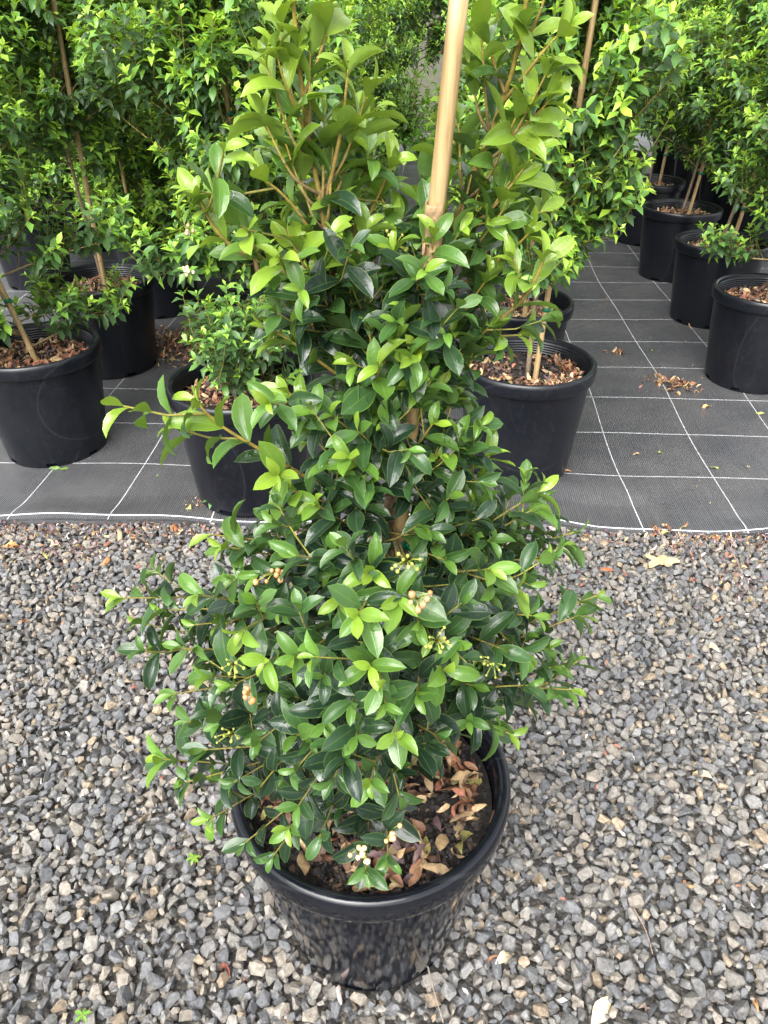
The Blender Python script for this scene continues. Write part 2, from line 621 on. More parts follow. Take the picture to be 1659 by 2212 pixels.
def leaf_tone(k, rnd, youth):
    """k = pair number counted from the shoot tip"""
    x = k - youth + rnd.uniform(-0.45, 0.45)
    stops = [(-0.6, YOUNG), (0.6, FRESH), (1.8, MID), (3.0, OLD), (5.0, DEEP)]
    if x <= stops[0][0]:
        c = stops[0][1]
    else:
        c = stops[-1][1]
        for (a, ca), (b, cb) in zip(stops, stops[1:]):
            if a <= x <= b:
                f = (x - a) / (b - a)
                c = ca * (1 - f) + cb * f
                break
    return c * rnd.uniform(0.82, 1.18)


def resample(pts, step):
    pts = np.asarray(pts, float)
    seg = np.sqrt(((pts[1:] - pts[:-1]) ** 2).sum(1))
    cum = np.concatenate([[0], np.cumsum(seg)])
    n = max(2, int(cum[-1] / step) + 1)
    s = np.linspace(0, cum[-1], n)
    return np.stack([np.interp(s, cum, pts[:, i]) for i in range(3)], 1), cum[-1]


def smooth_path(ctrl, n=14):
    """Catmull-Rom through the control points"""
    P = [np.asarray(c, float) for c in ctrl]
    P = [2 * P[0] - P[1]] + P + [2 * P[-1] - P[-2]]
    out = []
    m = max(2, n // (len(P) - 3))
    for i in range(1, len(P) - 2):
        for k in range(m):
            t = k / m
            out.append(0.5 * (2 * P[i] + (P[i + 1] - P[i - 1]) * t + (2 * P[i - 1] - 5 * P[i] + 4 * P[i + 1] - P[i + 2]) * t * t
                              + (3 * P[i] - P[i - 1] - 3 * P[i + 1] + P[i + 2]) * t ** 3))
    out.append(P[-2])
    return np.array(out)


def leafy_shoot(path, leaves, rnd, size, inter, bare, youth, nshapes, up_bias=0.9, open_=1.0, keep=1.0):
    """opposite, crosswise leaf pairs from the tip of a path back to `bare` of its length"""
    fine, total = resample(path, 0.006)
    n = len(fine)
    s, k = 0.0, 0
    phase = rnd.uniform(0, math.pi)
    tip_d = unit(fine[-1] - fine[-3]) if n > 3 else unit(fine[-1] - fine[0])
    while s < total * (1 - bare):
        i = n - 1 - int(s / total * (n - 1))
        i = max(1, min(n - 1, i))
        a = unit(fine[i] - fine[max(0, i - 2)])
        e0 = unit(cross(a, UP if abs(a[2]) < 0.9 else np.array((1., 0, 0))))
        e1 = cross(a, e0)
        th = phase + k * math.pi / 2 + rnd.uniform(-0.25, 0.25)
        e = e0 * math.cos(th) + e1 * math.sin(th)
        sz = size * (0.50, 0.74, 0.95)[k] if k < 3 else size
        for sgn in (1, -1):
            if rnd.random() > keep:
                continue
            phi = R((24, 42, 54)[k] if k < 3 else 60) * open_ * rnd.uniform(0.8, 1.2)
            d = unit(a * math.cos(phi) + e * (sgn * math.sin(phi)) + np.array((rnd.gauss(0, .16), rnd.gauss(0, .16), rnd.gauss(-0.03, .18))))
            nn = a * math.sin(phi) - e * (sgn * math.cos(phi))
            nn = nn * 0.7 + UP * up_bias + np.array((rnd.gauss(0, .32), rnd.gauss(0, .32), 0))
            nn = ortho(nn, d)
            leaves.append((fine[i], d, nn, sz * rnd.uniform(0.82, 1.2), leaf_tone(k, rnd, youth), rnd.randrange(nshapes)))
        s += inter * (0.35 if k == 0 else rnd.uniform(0.75, 1.25))
        k += 1


# ------------------------------------------------------------------ stones
def stone_shapes(n):
    out = []
    rnd = random.Random(5)
    while len(out) < n:
        bm = bmesh.new()
        ax = (1.05, rnd.uniform(0.60, 0.92), rnd.uniform(0.48, 0.78))
        for _ in range(rnd.randint(12, 18)):
            v = Vector((rnd.gauss(0, 1), rnd.gauss(0, 1), rnd.gauss(0, 1))).normalized()
            v = Vector([math.copysign(abs(c) ** 0.72, c) for c in v])
            bm.verts.new((v.x * ax[0] * rnd.uniform(.82, .98), v.y * ax[1] * rnd.uniform(.82, .98), v.z * ax[2] * rnd.uniform(.82, .98)))
        r = bmesh.ops.convex_hull(bm, input=bm.verts)
        junk = [g for g in r['geom_interior'] + r['geom_unused'] if isinstance(g, bmesh.types.BMVert)]
        bmesh.ops.delete(bm, geom=list(set(junk)), context='VERTS')
        bmesh.ops.triangulate(bm, faces=bm.faces)
        bm.verts.index_update()
        vs = np.array([v.co for v in bm.verts])
        fs = np.array([[v.index for v in f.verts] for f in bm.faces])
        bm.free()
        out.append((vs, fs))
    return out


STONES = stone_shapes(16)
STONE_TONES = [((0.125, 0.126, 0.130), 4), ((0.160, 0.157, 0.152), 5), ((0.195, 0.182, 0.163), 5), ((0.212, 0.188, 0.157), 3.4), ((0.25, 0.198, 0.14), 1.0), ((0.100, 0.102, 0.107), 2)]


def rand_rot(rng, n, flat=0.6):
    """random rotations that keep stones lying mostly flat"""
    az = rng.uniform(0, 2 * np.pi, n)
    tx, ty = rng.normal(0, flat, n), rng.normal(0, flat, n)
    cz, sz, cx, sx, cy, sy = np.cos(az), np.sin(az), np.cos(tx), np.sin(tx), np.cos(ty), np.sin(ty)
    Z, o = np.zeros(n), np.ones(n)
    Rz = np.stack([np.stack([cz, -sz, Z], 1), np.stack([sz, cz, Z], 1), np.stack([Z, Z, o], 1)], 1)
    Rx = np.stack([np.stack([o, Z, Z], 1), np.stack([Z, cx, -sx], 1), np.stack([Z, sx, cx], 1)], 1)
    Ry = np.stack([np.stack([cy, Z, sy], 1), np.stack([Z, o, Z], 1), np.stack([-sy, Z, cy], 1)], 1)
    return Rx @ Ry @ Rz


def pick_tones(rng, n, tones):
    w = np.array([t[1] for t in tones], float)
    c = np.array([t[0] for t in tones])
    return c[rng.choice(len(c), n, p=w / w.sum())] * rng.uniform(0.8, 1.25, (n, 1))


def hull_arrays(P, S, Rm, T, idx, shapes):
    V, F, C, base = [], [], [], 0
    for k, (vs, fs) in enumerate(shapes):
        s = np.where(idx == k)[0]
        if not len(s):
            continue
        v = np.einsum('nij,vj->nvi', Rm[s], vs) * S[s][:, None, None] + P[s][:, None, :]
        V.append(v.reshape(-1, 3))
        F.append((fs[None] + (np.arange(len(s)) * len(vs))[:, None, None] + base).reshape(-1, 3))
        C.append(np.repeat(T[s], len(vs), 0))
        base += len(s) * len(vs)
    return np.concatenate(V), np.concatenate(F), np.concatenate(C)


FG_POT = np.array((-0.020, 0.735, 0.0))


def mat_edge(x):
    return 1.905 - 0.034 * (x + 0.3) + 0.016 * math.sin(x * 2.9 + 0.6) + 0.013 * math.sin(x * 6.6 - 0.5) + 0.004 * math.sin(x * 17)


def build_ground():
    m = MB()
    m.add([(-150, -150, -0.06), (150, -150, -0.06), (150, 150, -0.06), (-150, 150, -0.06)], [(0, 1, 2, 3)])
    tag(link('ground', m.mesh('ground', M_GROUND, False)), kind='structure')
    m = MB()
    m.add([(-7, -5, -0.030), (7, -5, -0.030), (7, 2.2, -0.030), (-7, 2.2, -0.030)], [(0, 1, 2, 3)])
    bed = tag(link('gravel_bed', m.mesh('gravel_bed', M_BED, False)), 'bed of crushed grey basalt gravel in front of the black mat', kind='structure')
    # top layer by dart throwing, so stones touch but hardly overlap
    rnd = random.Random(3)
    cell, grid, pts = 0.036, {}, []
    x0, x1, y0 = -1.65, 1.65, 0.36
    for rad, tries in ((0.0160, 900), (0.0136, 4500), (0.0114, 17000), (0.0090, 32000), (0.0066, 34000), (0.0050, 20000)):
        for _ in range(tries):
            x, y = rnd.uniform(x0, x1), rnd.uniform(y0, 1.96)
            if y > mat_edge(x) + 0.012 or abs(x) > 0.72 + 0.47 * y:
                continue
            r = rad * rnd.uniform(0.88, 1.14)
            if (x - FG_POT[0]) ** 2 + (y - FG_POT[1]) ** 2 < (0.136 + r * 0.7) ** 2:
                continue
            gx, gy = int(x / cell + 500), int(y / cell)
            ok = True
            for i in (-1, 0, 1):
                for j in (-1, 0, 1):
                    for q in grid.get((gx + i, gy + j), ()):
                        if (q[0] - x) ** 2 + (q[1] - y) ** 2 < (0.80 * (q[2] + r)) ** 2:
                            ok = False
                            break
                    if not ok:
                        break
                if not ok:
                    break
            if ok:
                grid.setdefault((gx, gy), []).append((x, y, r))
                pts.append((x, y, r))
    pts = np.array(pts)
    rng = np.random.default_rng(8)
    n = len(pts)
    S = pts[:, 2] * 1.14
    P = np.stack([pts[:, 0], pts[:, 1], -0.55 * S + rng.normal(0, 0.0016, n)], 1)
    Rm, T, idx = rand_rot(rng, n), pick_tones(rng, n, STONE_TONES), rng.integers(0, len(STONES), n)
    # the stones that show largest are the ones nearest the lens: single parts
    pr = np.array([(proj(p)[0], proj(p)[1], proj(p)[2]) for p in P])
    inside = (pr[:, 0] > 5) & (pr[:, 0] < 1654) & (pr[:, 1] > 5) & (pr[:, 1] < 2205)
    size = np.where(inside, S / pr[:, 2], 0)
    big = np.argsort(-size)[:300]
    rest = np.ones(n, bool)
    rest[big] = False
    meshes = []
    for vs, fs in STONES:
        meshes.append(fast_mesh('stone', vs, fs, np.ones((len(vs), 3)), M_STONE, None, False))
    for i in big:
        o = link('stone', meshes[idx[i]], bed)
        mm = Matrix([list(r) for r in (Rm[i] * S[i])]).to_4x4()
        mm.translation = P[i]
        o.matrix_basis = mm
        o.color = (*T[i], 1)
    # second layer fills the gaps underneath
    n2 = 19000
    x = rng.uniform(x0, x1, n2)
    y = rng.uniform(y0, 1.95, n2)
    edge = np.array([mat_edge(a) for a in x])
    ok = (y < edge + 0.015) & (np.abs(x) < 0.74 + 0.47 * y) & ((x - FG_POT[0]) ** 2 + (y - FG_POT[1]) ** 2 > 0.142 ** 2)
    x, y = x[ok], y[ok]
    n2 = len(x)
    S2 = rng.uniform(0.009, 0.0135, n2)
    P2 = np.stack([x, y, -0.0145 - rng.uniform(0, 0.006, n2)], 1)
    Pa = np.concatenate([P[rest], P2])
    Sa = np.concatenate([S[rest], S2])
    Ra = np.concatenate([Rm[rest], rand_rot(rng, n2)])
    Ta = np.concatenate([T[rest], pick_tones(rng, n2, STONE_TONES)])
    Ia = np.concatenate([idx[rest], rng.integers(0, len(STONES), n2)])
    V, F, C = hull_arrays(Pa, Sa, Ra, Ta, Ia, STONES)
    tag(link('gravel', fast_mesh('gravel', V, F, C, M_STONE, None, False), bed), kind='stuff')
    return pts


GRAVEL = build_ground()

GA = R(3.3)


def mat_height(x, y):
    d = y - mat_edge(x)
    near = math.exp(-max(0, d) / 0.9)
    z = 0.005 + (0.0025 + 0.002 * near) * math.sin(x * 2.3 + y * 1.1) + (0.0018 + 0.003 * near) * math.sin(x * 5.1 - y * 3.7 + 1)
    z += 0.0028 * near * math.sin(x * 11.3 + y * 2.1 + 2 * math.sin(y * 4)) * math.sin(y * 6.1 - x * 1.7)
    z += 0.012 * math.exp(-((d - 0.03) / 0.05) ** 2) * (0.5 + 0.5 * math.sin(x * 5.4 + 0.8))
    z += 0.009 * math.exp(-((d - 0.16) / 0.07) ** 2) * max(0, math.sin(x * 4.0 + 2.4))
    z += 0.012 * math.exp(-((d - 0.22) / 0.09) ** 2) * math.exp(-((x - 0.62) / 0.25) ** 2)
    return max(z, 0.0015)


def build_mat():
    nx, ny = 190, 170
    xs = np.linspace(-5.5, 6.0, nx) * 0.55 + np.sign(np.linspace(-5.5, 6, nx)) * 0.45 * np.abs(np.linspace(-5.5, 6, nx)) ** 1.6 / 2.0
    tt = np.linspace(0, 1, ny)
    vs, uv = [], []
    c, s = math.cos(GA), math.sin(GA)
    for j, t in enumerate(tt):
        for x in xs:
            e = mat_edge(x)
            y = e + (t ** 2.2) * (10.3 - e) if j else e
            z = mat_height(x, y) if j else mat_height(x, y)
            vs.append((x, y, z))
            yy = max(y, e + 0.13)
            k = min(1, max(0, (x + 0.4) / 0.8))
            k = k * k * (3 - 2 * k)
            # cloth coordinates: the woven grid wanders a little
            gx = (x - 0.785) * c - (y - 2.18) * s + 0.1525 + (1 - k) * 0.070 + 0.006 * math.sin(y * 3.1 + x) + 0.004 * math.sin(y * 6.7 - x * 2)
            gy = (x - 0.785) * s * 0.75 + (yy - 2.18) * c + 0.1525 + 0.006 * math.sin(x * 2.7 + y) + 0.003 * math.sin(x * 6.1 - y)
            # near the hem one thread runs parallel to the edge
            uv.append((gx, gy))
    qs = [(j * nx + i, j * nx + i + 1, (j + 1) * nx + i + 1, (j + 1) * nx + i) for j in range(ny - 1) for i in range(nx - 1)]
    # turned-under hem
    base = len(vs)
    for x in xs:
        e = mat_edge(x)
        vs.append((x, e - 0.004, max(0.001, mat_height(x, e) - 0.006)))
        uv.append((0.05, 0.05))
    for x in xs:
        vs.append((x, mat_edge(x) + 0.004, -0.012))
        uv.append((0.05, 0.05))
    for i in range(nx - 1):
        qs.append((base + i, base + i + 1, i + 1, i))
        qs.append((base + nx + i, base + nx + i + 1, base + i + 1, base + i))
    vs = np.array(vs)
    me = fast_mesh('weed_mat', vs, np.array(qs), np.ones((len(vs), 3)), M_MAT, np.array(uv))
    mat = tag(link('weed_mat', me), 'black woven weed mat with white grid threads under the pots', kind='structure')
    # the white hem thread stands a little proud of the cloth
    m = MB()
    xs2 = np.linspace(-2.2, 2.4, 160)
    a = [(x, mat_edge(x) + 0.016 + 0.004 * math.sin(x * 5), mat_height(x, mat_edge(x) + 0.016) + 0.0012) for x in xs2]
    m.tube(a, 0.0022, 4, (1, 1, 1))
    link('hem_thread', m.mesh('hem_thread', plain_material('white_thread', (0.62, 0.64, 0.68), 0.7, 300, 0.35)), mat)
    return mat


build_mat()

# ------------------------------------------------------------------ pots
POT_H, RIM_R = 0.362, 0.206
SOIL_Z = 0.305


def pot_meshes(mat, BASE_R):
    rt = RIM_R - 0.014
    wall = MB()
    prof = [(0.0, 0.006), (BASE_R - 0.008, 0.006), (BASE_R - 0.001, 0.0), (BASE_R, 0.004), (BASE_R + 0.0012, 0.016), (BASE_R + (rt - BASE_R) * 0.4, 0.12), (BASE_R + (rt - BASE_R) * 0.75, 0.22), (rt - 0.001, POT_H - 0.045), (rt, POT_H - 0.03)]
    wall.lathe(prof, 64, skip=lambda i, s: i == 3 and s % 9 in (0, 1))
    inner = [(rt - 0.004, POT_H - 0.004), (rt - 0.006, POT_H - 0.012)]
    for k in range(5):
        z = POT_H - 0.016 - k * 0.008
        inner += [(rt - 0.006, z), (rt - 0.0085, z - 0.0015), (rt - 0.0085, z - 0.005), (rt - 0.006, z - 0.0065)]
    inner += [(rt - 0.010, POT_H - 0.07), (BASE_R - 0.005, 0.012)]
    wall.lathe(inner[::-1][::-1], 64)
    rim = MB()
    w = RIM_R
    rp = [(rt - 0.003, POT_H - 0.046), (w - 0.006, POT_H - 0.0455), (w - 0.0025, POT_H - 0.043), (w - 0.0015, POT_H - 0.036), (w, POT_H - 0.014), (w - 0.0012, POT_H - 0.007), (w - 0.004, POT_H - 0.0022), (w - 0.008, POT_H), (w - 0.0125, POT_H - 0.0012), (w - 0.0155, POT_H - 0.004), (rt - 0.004, POT_H - 0.0048)]
    rim.lathe(rp, 96)
    return wall.mesh('wall', mat), rim.mesh('rim', mat)


def soil_mesh(seed):
    rnd = random.Random(seed)
    m = MB()
    rings, segs = 9, 36
    vs = [(0, 0, SOIL_Z + 0.006)]
    for i in range(1, rings + 1):
        r = 0.182 * i / rings
        for s in range(segs):
            a = 2 * math.pi * s / segs
            vs.append((r * math.cos(a), r * math.sin(a), SOIL_Z + rnd.gauss(0, 0.0028) + 0.005 * math.cos(a * 2 + seed) * i / rings))
    fs = [(0, 1 + s, 1 + (s + 1) % segs) for s in range(segs)]
    for i in range(rings - 1):
        for s in range(segs):
            a, b = 1 + i * segs + s, 1 + i * segs + (s + 1) % segs
            fs.append((a, a + segs, b + segs, b))
    m.add(vs, fs)
    return m.mesh('soil', M_SOIL)


DEAD_TONES = [((0.40, 0.27, 0.14), 3.5), ((0.27, 0.13, 0.065), 2.6), ((0.16, 0.075, 0.04), 3.5), ((0.09, 0.045, 0.03), 3), ((0.48, 0.34, 0.19), 2), ((0.29, 0.11, 0.06), 1.4), ((0.10, 0.06, 0.06), 1.5), ((0.28, 0.25, 0.08), 0.5)]


def dead_leaves(rnd, n, radius, z, size, pile=0.02, hole=None):
    out = []
    w = [t[1] for t in DEAD_TONES]
    while len(out) < n:
        r, a = (radius - 0.012) * math.sqrt(rnd.random()), rnd.uniform(-1.75, 0.9) if hole and rnd.random() < 0.5 else rnd.uniform(0, 2 * math.pi)
        x, y = r * math.cos(a), r * math.sin(a)
        if hole and hole(x, y, rnd):
            continue
        d = unit(np.array((rnd.gauss(0, 1), rnd.gauss(0, 1), rnd.gauss(0, 0.22))))
        nn = ortho(UP + np.array((rnd.gauss(0, .75), rnd.gauss(0, .75), 0)), d)
        L = size * rnd.uniform(0.55, 1.2)
        o = np.array((x, y, z + rnd.uniform(0.003, pile))) - d * L * 0.5
        if math.hypot(o[0], o[1]) > radius + 0.004 or math.hypot(*(o + d * L)[:2]) > radius + 0.004:
            continue
        c = np.array(rnd.choices(DEAD_TONES, w)[0][0]) * rnd.uniform(0.75, 1.25)
        out.append((o, d, nn, L, c, rnd.randrange(len(DEAD_SHAPES))))
    return out


def chips(seed, n, radius, z):
    rng = np.random.default_rng(seed)
    r, a = radius * np.sqrt(rng.random(n)), rng.uniform(0, 2 * np.pi, n)
    P = np.stack([r * np.cos(a), r * np.sin(a), z + rng.uniform(-0.002, 0.005, n)], 1)
    S = rng.uniform(0.003, 0.008, n)
    T = pick_tones(rng, n, [((0.012, 0.010, 0.010), 5), ((0.03, 0.022, 0.018), 3), ((0.07, 0.045, 0.03), 2), ((0.16, 0.10, 0.06), 0.6)])
    return hull_arrays(P, S, rand_rot(rng, n, 0.6), T, rng.integers(0, len(STONES), n), STONES)


POT_SHINY = pot_meshes(M_POT, 0.140)
POT_DULL = pot_meshes(M_POT_DULL, 0.160)
SOILS = [soil_mesh(i) for i in range(4)]
MULCH = []
for i in range(4):
    V, Q, T, U = leaf_arrays(dead_leaves(random.Random(40 + i), 420, 0.172, SOIL_Z, 0.036, 0.018), DEAD_SHAPES)
    MULCH.append(fast_mesh('leaf_mulch', V, Q, T, M_DEAD, U))
CHIPS = []
for i in range(2):
    V, F, C = chips(60 + i, 700, 0.172, SOIL_Z + 0.002)
    CHIPS.append(fast_mesh('bark_chips', V, F, C, M_CHIP, None, False))


def make_pot(loc, label, group, shiny=False, variant=0, scale=1.0, mulch=True):
    p = thing('plant_pot', label, 'plant pot', loc, group)
    p.rotation_euler.z = variant * 1.3
    p.scale = (scale,) * 3
    w, r = POT_SHINY if shiny else POT_DULL
    wall = link('wall', w, p)
    link('rim', r, p)
    link('soil', SOILS[variant % 4], p)
    tag(link('bark_chips', CHIPS[variant % 2], p), kind='stuff')
    if mulch:
        tag(link('leaf_mulch', MULCH[variant % 4], p), kind='stuff')
    return p


# ------------------------------------------------------------------ stakes
def make_stake(base, top, radius, label, group, ties=(), sheath=None, seed=0):
    """split-cane stake: slightly flattened tube with nodes, straight from base to top"""
    rnd = random.Random(seed)
    base, top = np.asarray(base, float), np.asarray(top, float)
    L = float(np.linalg.norm(top - base))
    ax = (top - base) / L
    st = thing('bamboo_stake', label, 'stake', tuple(base), group)
    m = MB()
    nodes = []
    z = rnd.uniform(0.1, 0.2)
    while z < L:
        nodes.append(z)
        z += rnd.uniform(0.19, 0.27)
    zs = sorted(set([0, L] + [q for nn in nodes for q in (nn - 0.008, nn - 0.002, nn, nn + 0.002, nn + 0.009) if 0 < q < L] + list(np.arange(0.05, L, 0.07))))
    pts, rad, tint = [], [], []
    for q in zs:
        dn = min([abs(q - nn) for nn in nodes] + [9])
        pts.append(ax * q + np.array((0.0018 * math.sin(q * 5 + seed), 0.0018 * math.cos(q * 4 + seed), 0)))
        rad.append(radius * (1 - 0.07 * q / L) * (1.13 if dn < 0.003 else 1.0))
        tint.append(0.55 if dn < 0.001 else 1.0)
    sides = 10
    m.tube(pts, rad, sides, (1, 1, 1))
    m.t[-1] = np.repeat(np.array(tint), sides)[:, None] * np.ones((1, 3))
    link('cane', m.mesh('cane', M_BAMBOO), st)
    for q in ties:
        t = MB()
        c = ax * q
        w = 0.0065
        t.tube([c - ax * w, c - ax * w * 0.3, c + ax * w * 0.4, c + ax * w], [radius * 1.25, radius * 1.34, radius * 1.3, radius * 1.22], 12, (1, 1, 1))
        # loose tail of the tape
        e = np.array((0.8, -0.6, 0.1))
        t.tube([c + e * radius, c + e * (radius + 0.007) - ax * 0.002, c + e * (radius + 0.013) - ax * 0.007], [0.004, 0.0045, 0.003], 5)
        link('tie', t.mesh('tie', M_TIE), st)
    if sheath:
        t = MB()
        c0, h = sheath
        sd, tb, rings = 14, [], 6
        vs, tt = [], []
        e0 = unit(cross(ax, np.array((0, 1., 0))))
        e1 = cross(ax, e0)
        for i in range(rings):
            for s in range(sd):
                a = 2 * math.pi * s / sd
                k = i / (rings - 1)
                ragged = (rnd.uniform(-0.004, 0.003) if i in (0, rings - 1) else 0)
                rr = radius * (1.03 + 0.04 * rnd.random())
                vs.append(ax * (c0 + (k - 0.5) * h + ragged) + (e0 * math.cos(a) + e1 * math.sin(a)) * rr)
                g = rnd.uniform(0.6, 1.6) * (2.0 - 1.2 * math.sin(math.pi * k))
                tt.append((0.19 * g, 0.125 * g, 0.065 * g))
        fs = [(i * sd + s, i * sd + (s + 1) % sd, (i + 1) * sd + (s + 1) % sd, (i + 1) * sd + s) for i in range(rings - 1) for s in range(sd) if not (i in (0, rings - 2) and rnd.random() < 0.3)]
        t.add(vs, fs, np.array(tt))
        link('node_sheath', t.mesh('node_sheath', M_BARK), st)
    return st


# ------------------------------------------------------------------ shrubs of the rows behind
def shrub_data(seed, height, spread, clear, n_branch, size, youth=0.6, lean=(0, 0), low=False, density=1.0, skirt=0):
    """local coordinates, z = 0 on the ground, rooted in the soil of a pot"""
    rnd = random.Random(seed)
    z0 = SOIL_Z - 0.03
    trunk = []
    for i in range(12):
        k = i / 11
        trunk.append((lean[0] * k + 0.012 * math.sin(k * 7 + seed), lean[1] * k + 0.012 * math.cos(k * 6 + seed), z0 + (height - z0) * k))
    trunk = np.array(trunk)
    leaves, branches, twigs = [], [], []
    for b in range(n_branch + skirt):
        k = (b + rnd.random()) / n_branch
        z = clear + (height - clear) * k ** 0.95
        if b >= n_branch:          # low twigs spreading over the pot
            k = rnd.uniform(0.10, 0.2)
            z = rnd.uniform(z0 + 0.06, clear + 0.04)
        f = (z - z0) / (height - z0)
        o = np.array([np.interp(f, np.linspace(0, 1, 12), trunk[:, i]) for i in range(3)])
        az = b * 2.39996 + rnd.uniform(-0.5, 0.5)
        prof = (0.55 + 0.45 * min(1, k / 0.18)) * (1 - 0.72 * max(0, k - 0.25) / 0.75)
        L = spread * prof * rnd.uniform(0.65, 1.2)
        el = R(rnd.uniform(12, 38) + 34 * k) if b < n_branch else R(rnd.uniform(-4, 28))
        h = np.array((math.cos(az), math.sin(az), 0))
        d0 = unit(h * math.cos(el) + UP * math.sin(el))
        sag = rnd.uniform(-0.10, 0.20) * L * (1 if not low else -0.3)
        side = cross(h, UP) * rnd.uniform(-0.12, 0.12) * L
        p = [o, o + d0 * L * 0.35, o + d0 * L * 0.7 + UP * sag * 0.4 + side * 0.6, o + d0 * L + UP * sag + side]
        path = smooth_path(p, 9)
        branches.append((path, 0.0042 * (1 - 0.5 * k) * (0.6 + L / spread * 0.5)))
        leafy_shoot(path, leaves, rnd, size, 0.024, 0.35, youth + rnd.uniform(-0.6, 0.6), 3, 0.8)
        nt = max(4, int(L * 38 * density))
        inter = 0.022 if density < 1 else 0.018
        for q in range(nt):
            s = 0.18 + 0.80 * (q + rnd.random()) / nt
            i = s * (len(path) - 1)
            i0 = min(int(i), len(path) - 2)
            po = path[i0] + (path[i0 + 1] - path[i0]) * (i - i0)
            a = unit(path[i0 + 1] - path[i0])
            e0 = unit(cross(a, UP))
            e1 = cross(e0, a)
            th = rnd.uniform(-0.5, math.pi + 0.5)
            e = e0 * math.cos(th) + e1 * math.sin(th)
            d = unit(a * rnd.uniform(0.4, 0.9) + e + UP * 0.3)
            tl = rnd.uniform(0.05, 0.13) * (0.7 + 0.6 * L / spread)
            tp = np.array([po, po + d * tl * 0.5, po + d * tl + UP * tl * 0.25])
            twigs.append(tp)
            leafy_shoot(tp, leaves, rnd, size, inter, 0.08, youth + rnd.uniform(-1.2, 0.8), 3, 0.8)
    leaves = [(l[0], l[1], l[2], l[3], l[4] * 1.75 + np.array((0.028, 0.048, 0.010)), l[5]) for l in leaves]
    return trunk, branches, twigs, leaves


def wood_meshes(trunk, branches, twigs, r0):
    m = MB()
    m.tube(trunk, [r0 * (1 - 0.75 * i / (len(trunk) - 1)) for i in range(len(trunk))], 7, (0.20, 0.145, 0.10), (0.24, 0.17, 0.06))
    t = MB()
    for path, r in branches:
        t.tube(path, [r * (1 - 0.7 * i / (len(path) - 1)) for i in range(len(path))], 4, (0.22, 0.16, 0.09), (0.30, 0.24, 0.045), False)
    for tp in twigs:
        t.tube(tp, [0.0013, 0.0011, 0.0008], 3, (0.27, 0.22, 0.05), None, False)
    return m.mesh('trunk', M_BARK), t.mesh('branches', M_BARK)


LEAF_FAR_MESH = [shape_mesh('leaf', s, M_LEAF_FAR) for s in FAR_SHAPES]


def near_shrub(loc, label, group, data, n_single, shapes, name='potted_shrub'):
    """own foliage; the leaves that show largest are single leaf objects"""
    sh = thing(name, label, 'shrub', loc, group)
    trunk, branches, twigs, leaves = data
    tm, bm_ = wood_meshes(trunk, branches, twigs, 0.0085)
    link('trunk', tm, sh)
    tag(link('branches', bm_, sh), kind='stuff')
    chosen = set()
    if n_single:
        V, Q, T, U = leaf_arrays(leaves, FAR_SHAPES)
        tree = BVHTree.FromPolygons([Vector(v) for v in V.tolist()], [tuple(q) for q in Q.tolist()])
        cam_l = Vector((0 - loc[0], 0 - loc[1], CAM_H - loc[2]))
        sc = []
        for i, l in enumerate(leaves):
            c = l[0] + l[1] * l[3] * 0.5
            w = c + np.array(loc)
            u, v, dep = proj(w)
            if not (-20 < u < 1680 and -20 < v < 2230):
                continue
            view = np.array((0, 0, CAM_H)) - w
            facing = abs(float(np.dot(unit(view), l[2])))
            sc.append((l[3] / dep * (0.35 + 0.65 * facing), i, c))
        sc.sort(key=lambda a: -a[0])
        for s, i, c in sc:
            dv = Vector(c) - cam_l
            hit = tree.ray_cast(cam_l, dv.normalized(), dv.length + 0.05)
            if hit[0] is None or hit[3] > dv.length - 0.012:
                chosen.add(i)
                if len(chosen) >= n_single:
                    break
    rest = [l for i, l in enumerate(leaves) if i not in chosen]
    V, Q, T, U = leaf_arrays(rest, shapes)
    tag(link('foliage', fast_mesh('foliage', V, Q, T, M_LEAF_FAR, U), sh), kind='stuff')
    for i in sorted(chosen):
        l = leaves[i]
        o = link('leaf', LEAF_FAR_MESH[l[5]], sh)
        o.matrix_basis = leaf_matrix(l)
        o.color = (*l[4], 1)
    return sh


# row positions measured from the pot bases and rims in the photograph: (x, y) and lean of the stem
ROWS = {
    'L': ('row on the left', [(-1.15, 2.40), (-1.15, 3.12), (-1.12, 3.85), (-1.08, 4.6), (-1.04, 5.35), (-1.0, 6.1), (-0.96, 6.9)]),
    'O': ('outermost row at far left', [(-1.92, 4.3), (-1.88, 5.05), (-1.84, 5.8), (-1.80, 6.6), (-2.6, 6.9)]),
    'C': ('row left of the central gap', [(-0.42, 2.09), (-0.45, 2.76), (-0.42, 3.50), (-0.36, 4.25), (-0.30, 5.05), (-0.21, 5.9), (-0.13, 6.7), (-0.09, 7.5), (-0.11, 8.3)]),
    'G': ('row right of the central gap', [(0.445, 2.26), (0.50, 2.86), (0.58, 3.6), (0.64, 4.35), (0.70, 5.1), (0.76, 5.9), (0.82, 6.7), (0.88, 7.5)]),
    'R': ('row on the right', [(1.51, 2.98), (1.585, 3.70), (1.635, 4.44), (1.69, 5.22), (1.76, 6.3), (1.82, 7.05)]),
    'Q': ('outermost row at far right', [(2.33, 4.9), (2.38, 5.65), (2.44, 6.4), (2.5, 7.2)]),
}
ORD = ['first', 'second', 'third', 'fourth', 'fifth', 'sixth', 'seventh', 'eighth', 'ninth', 'tenth', 'eleventh', 'twelfth', 'thirteenth']

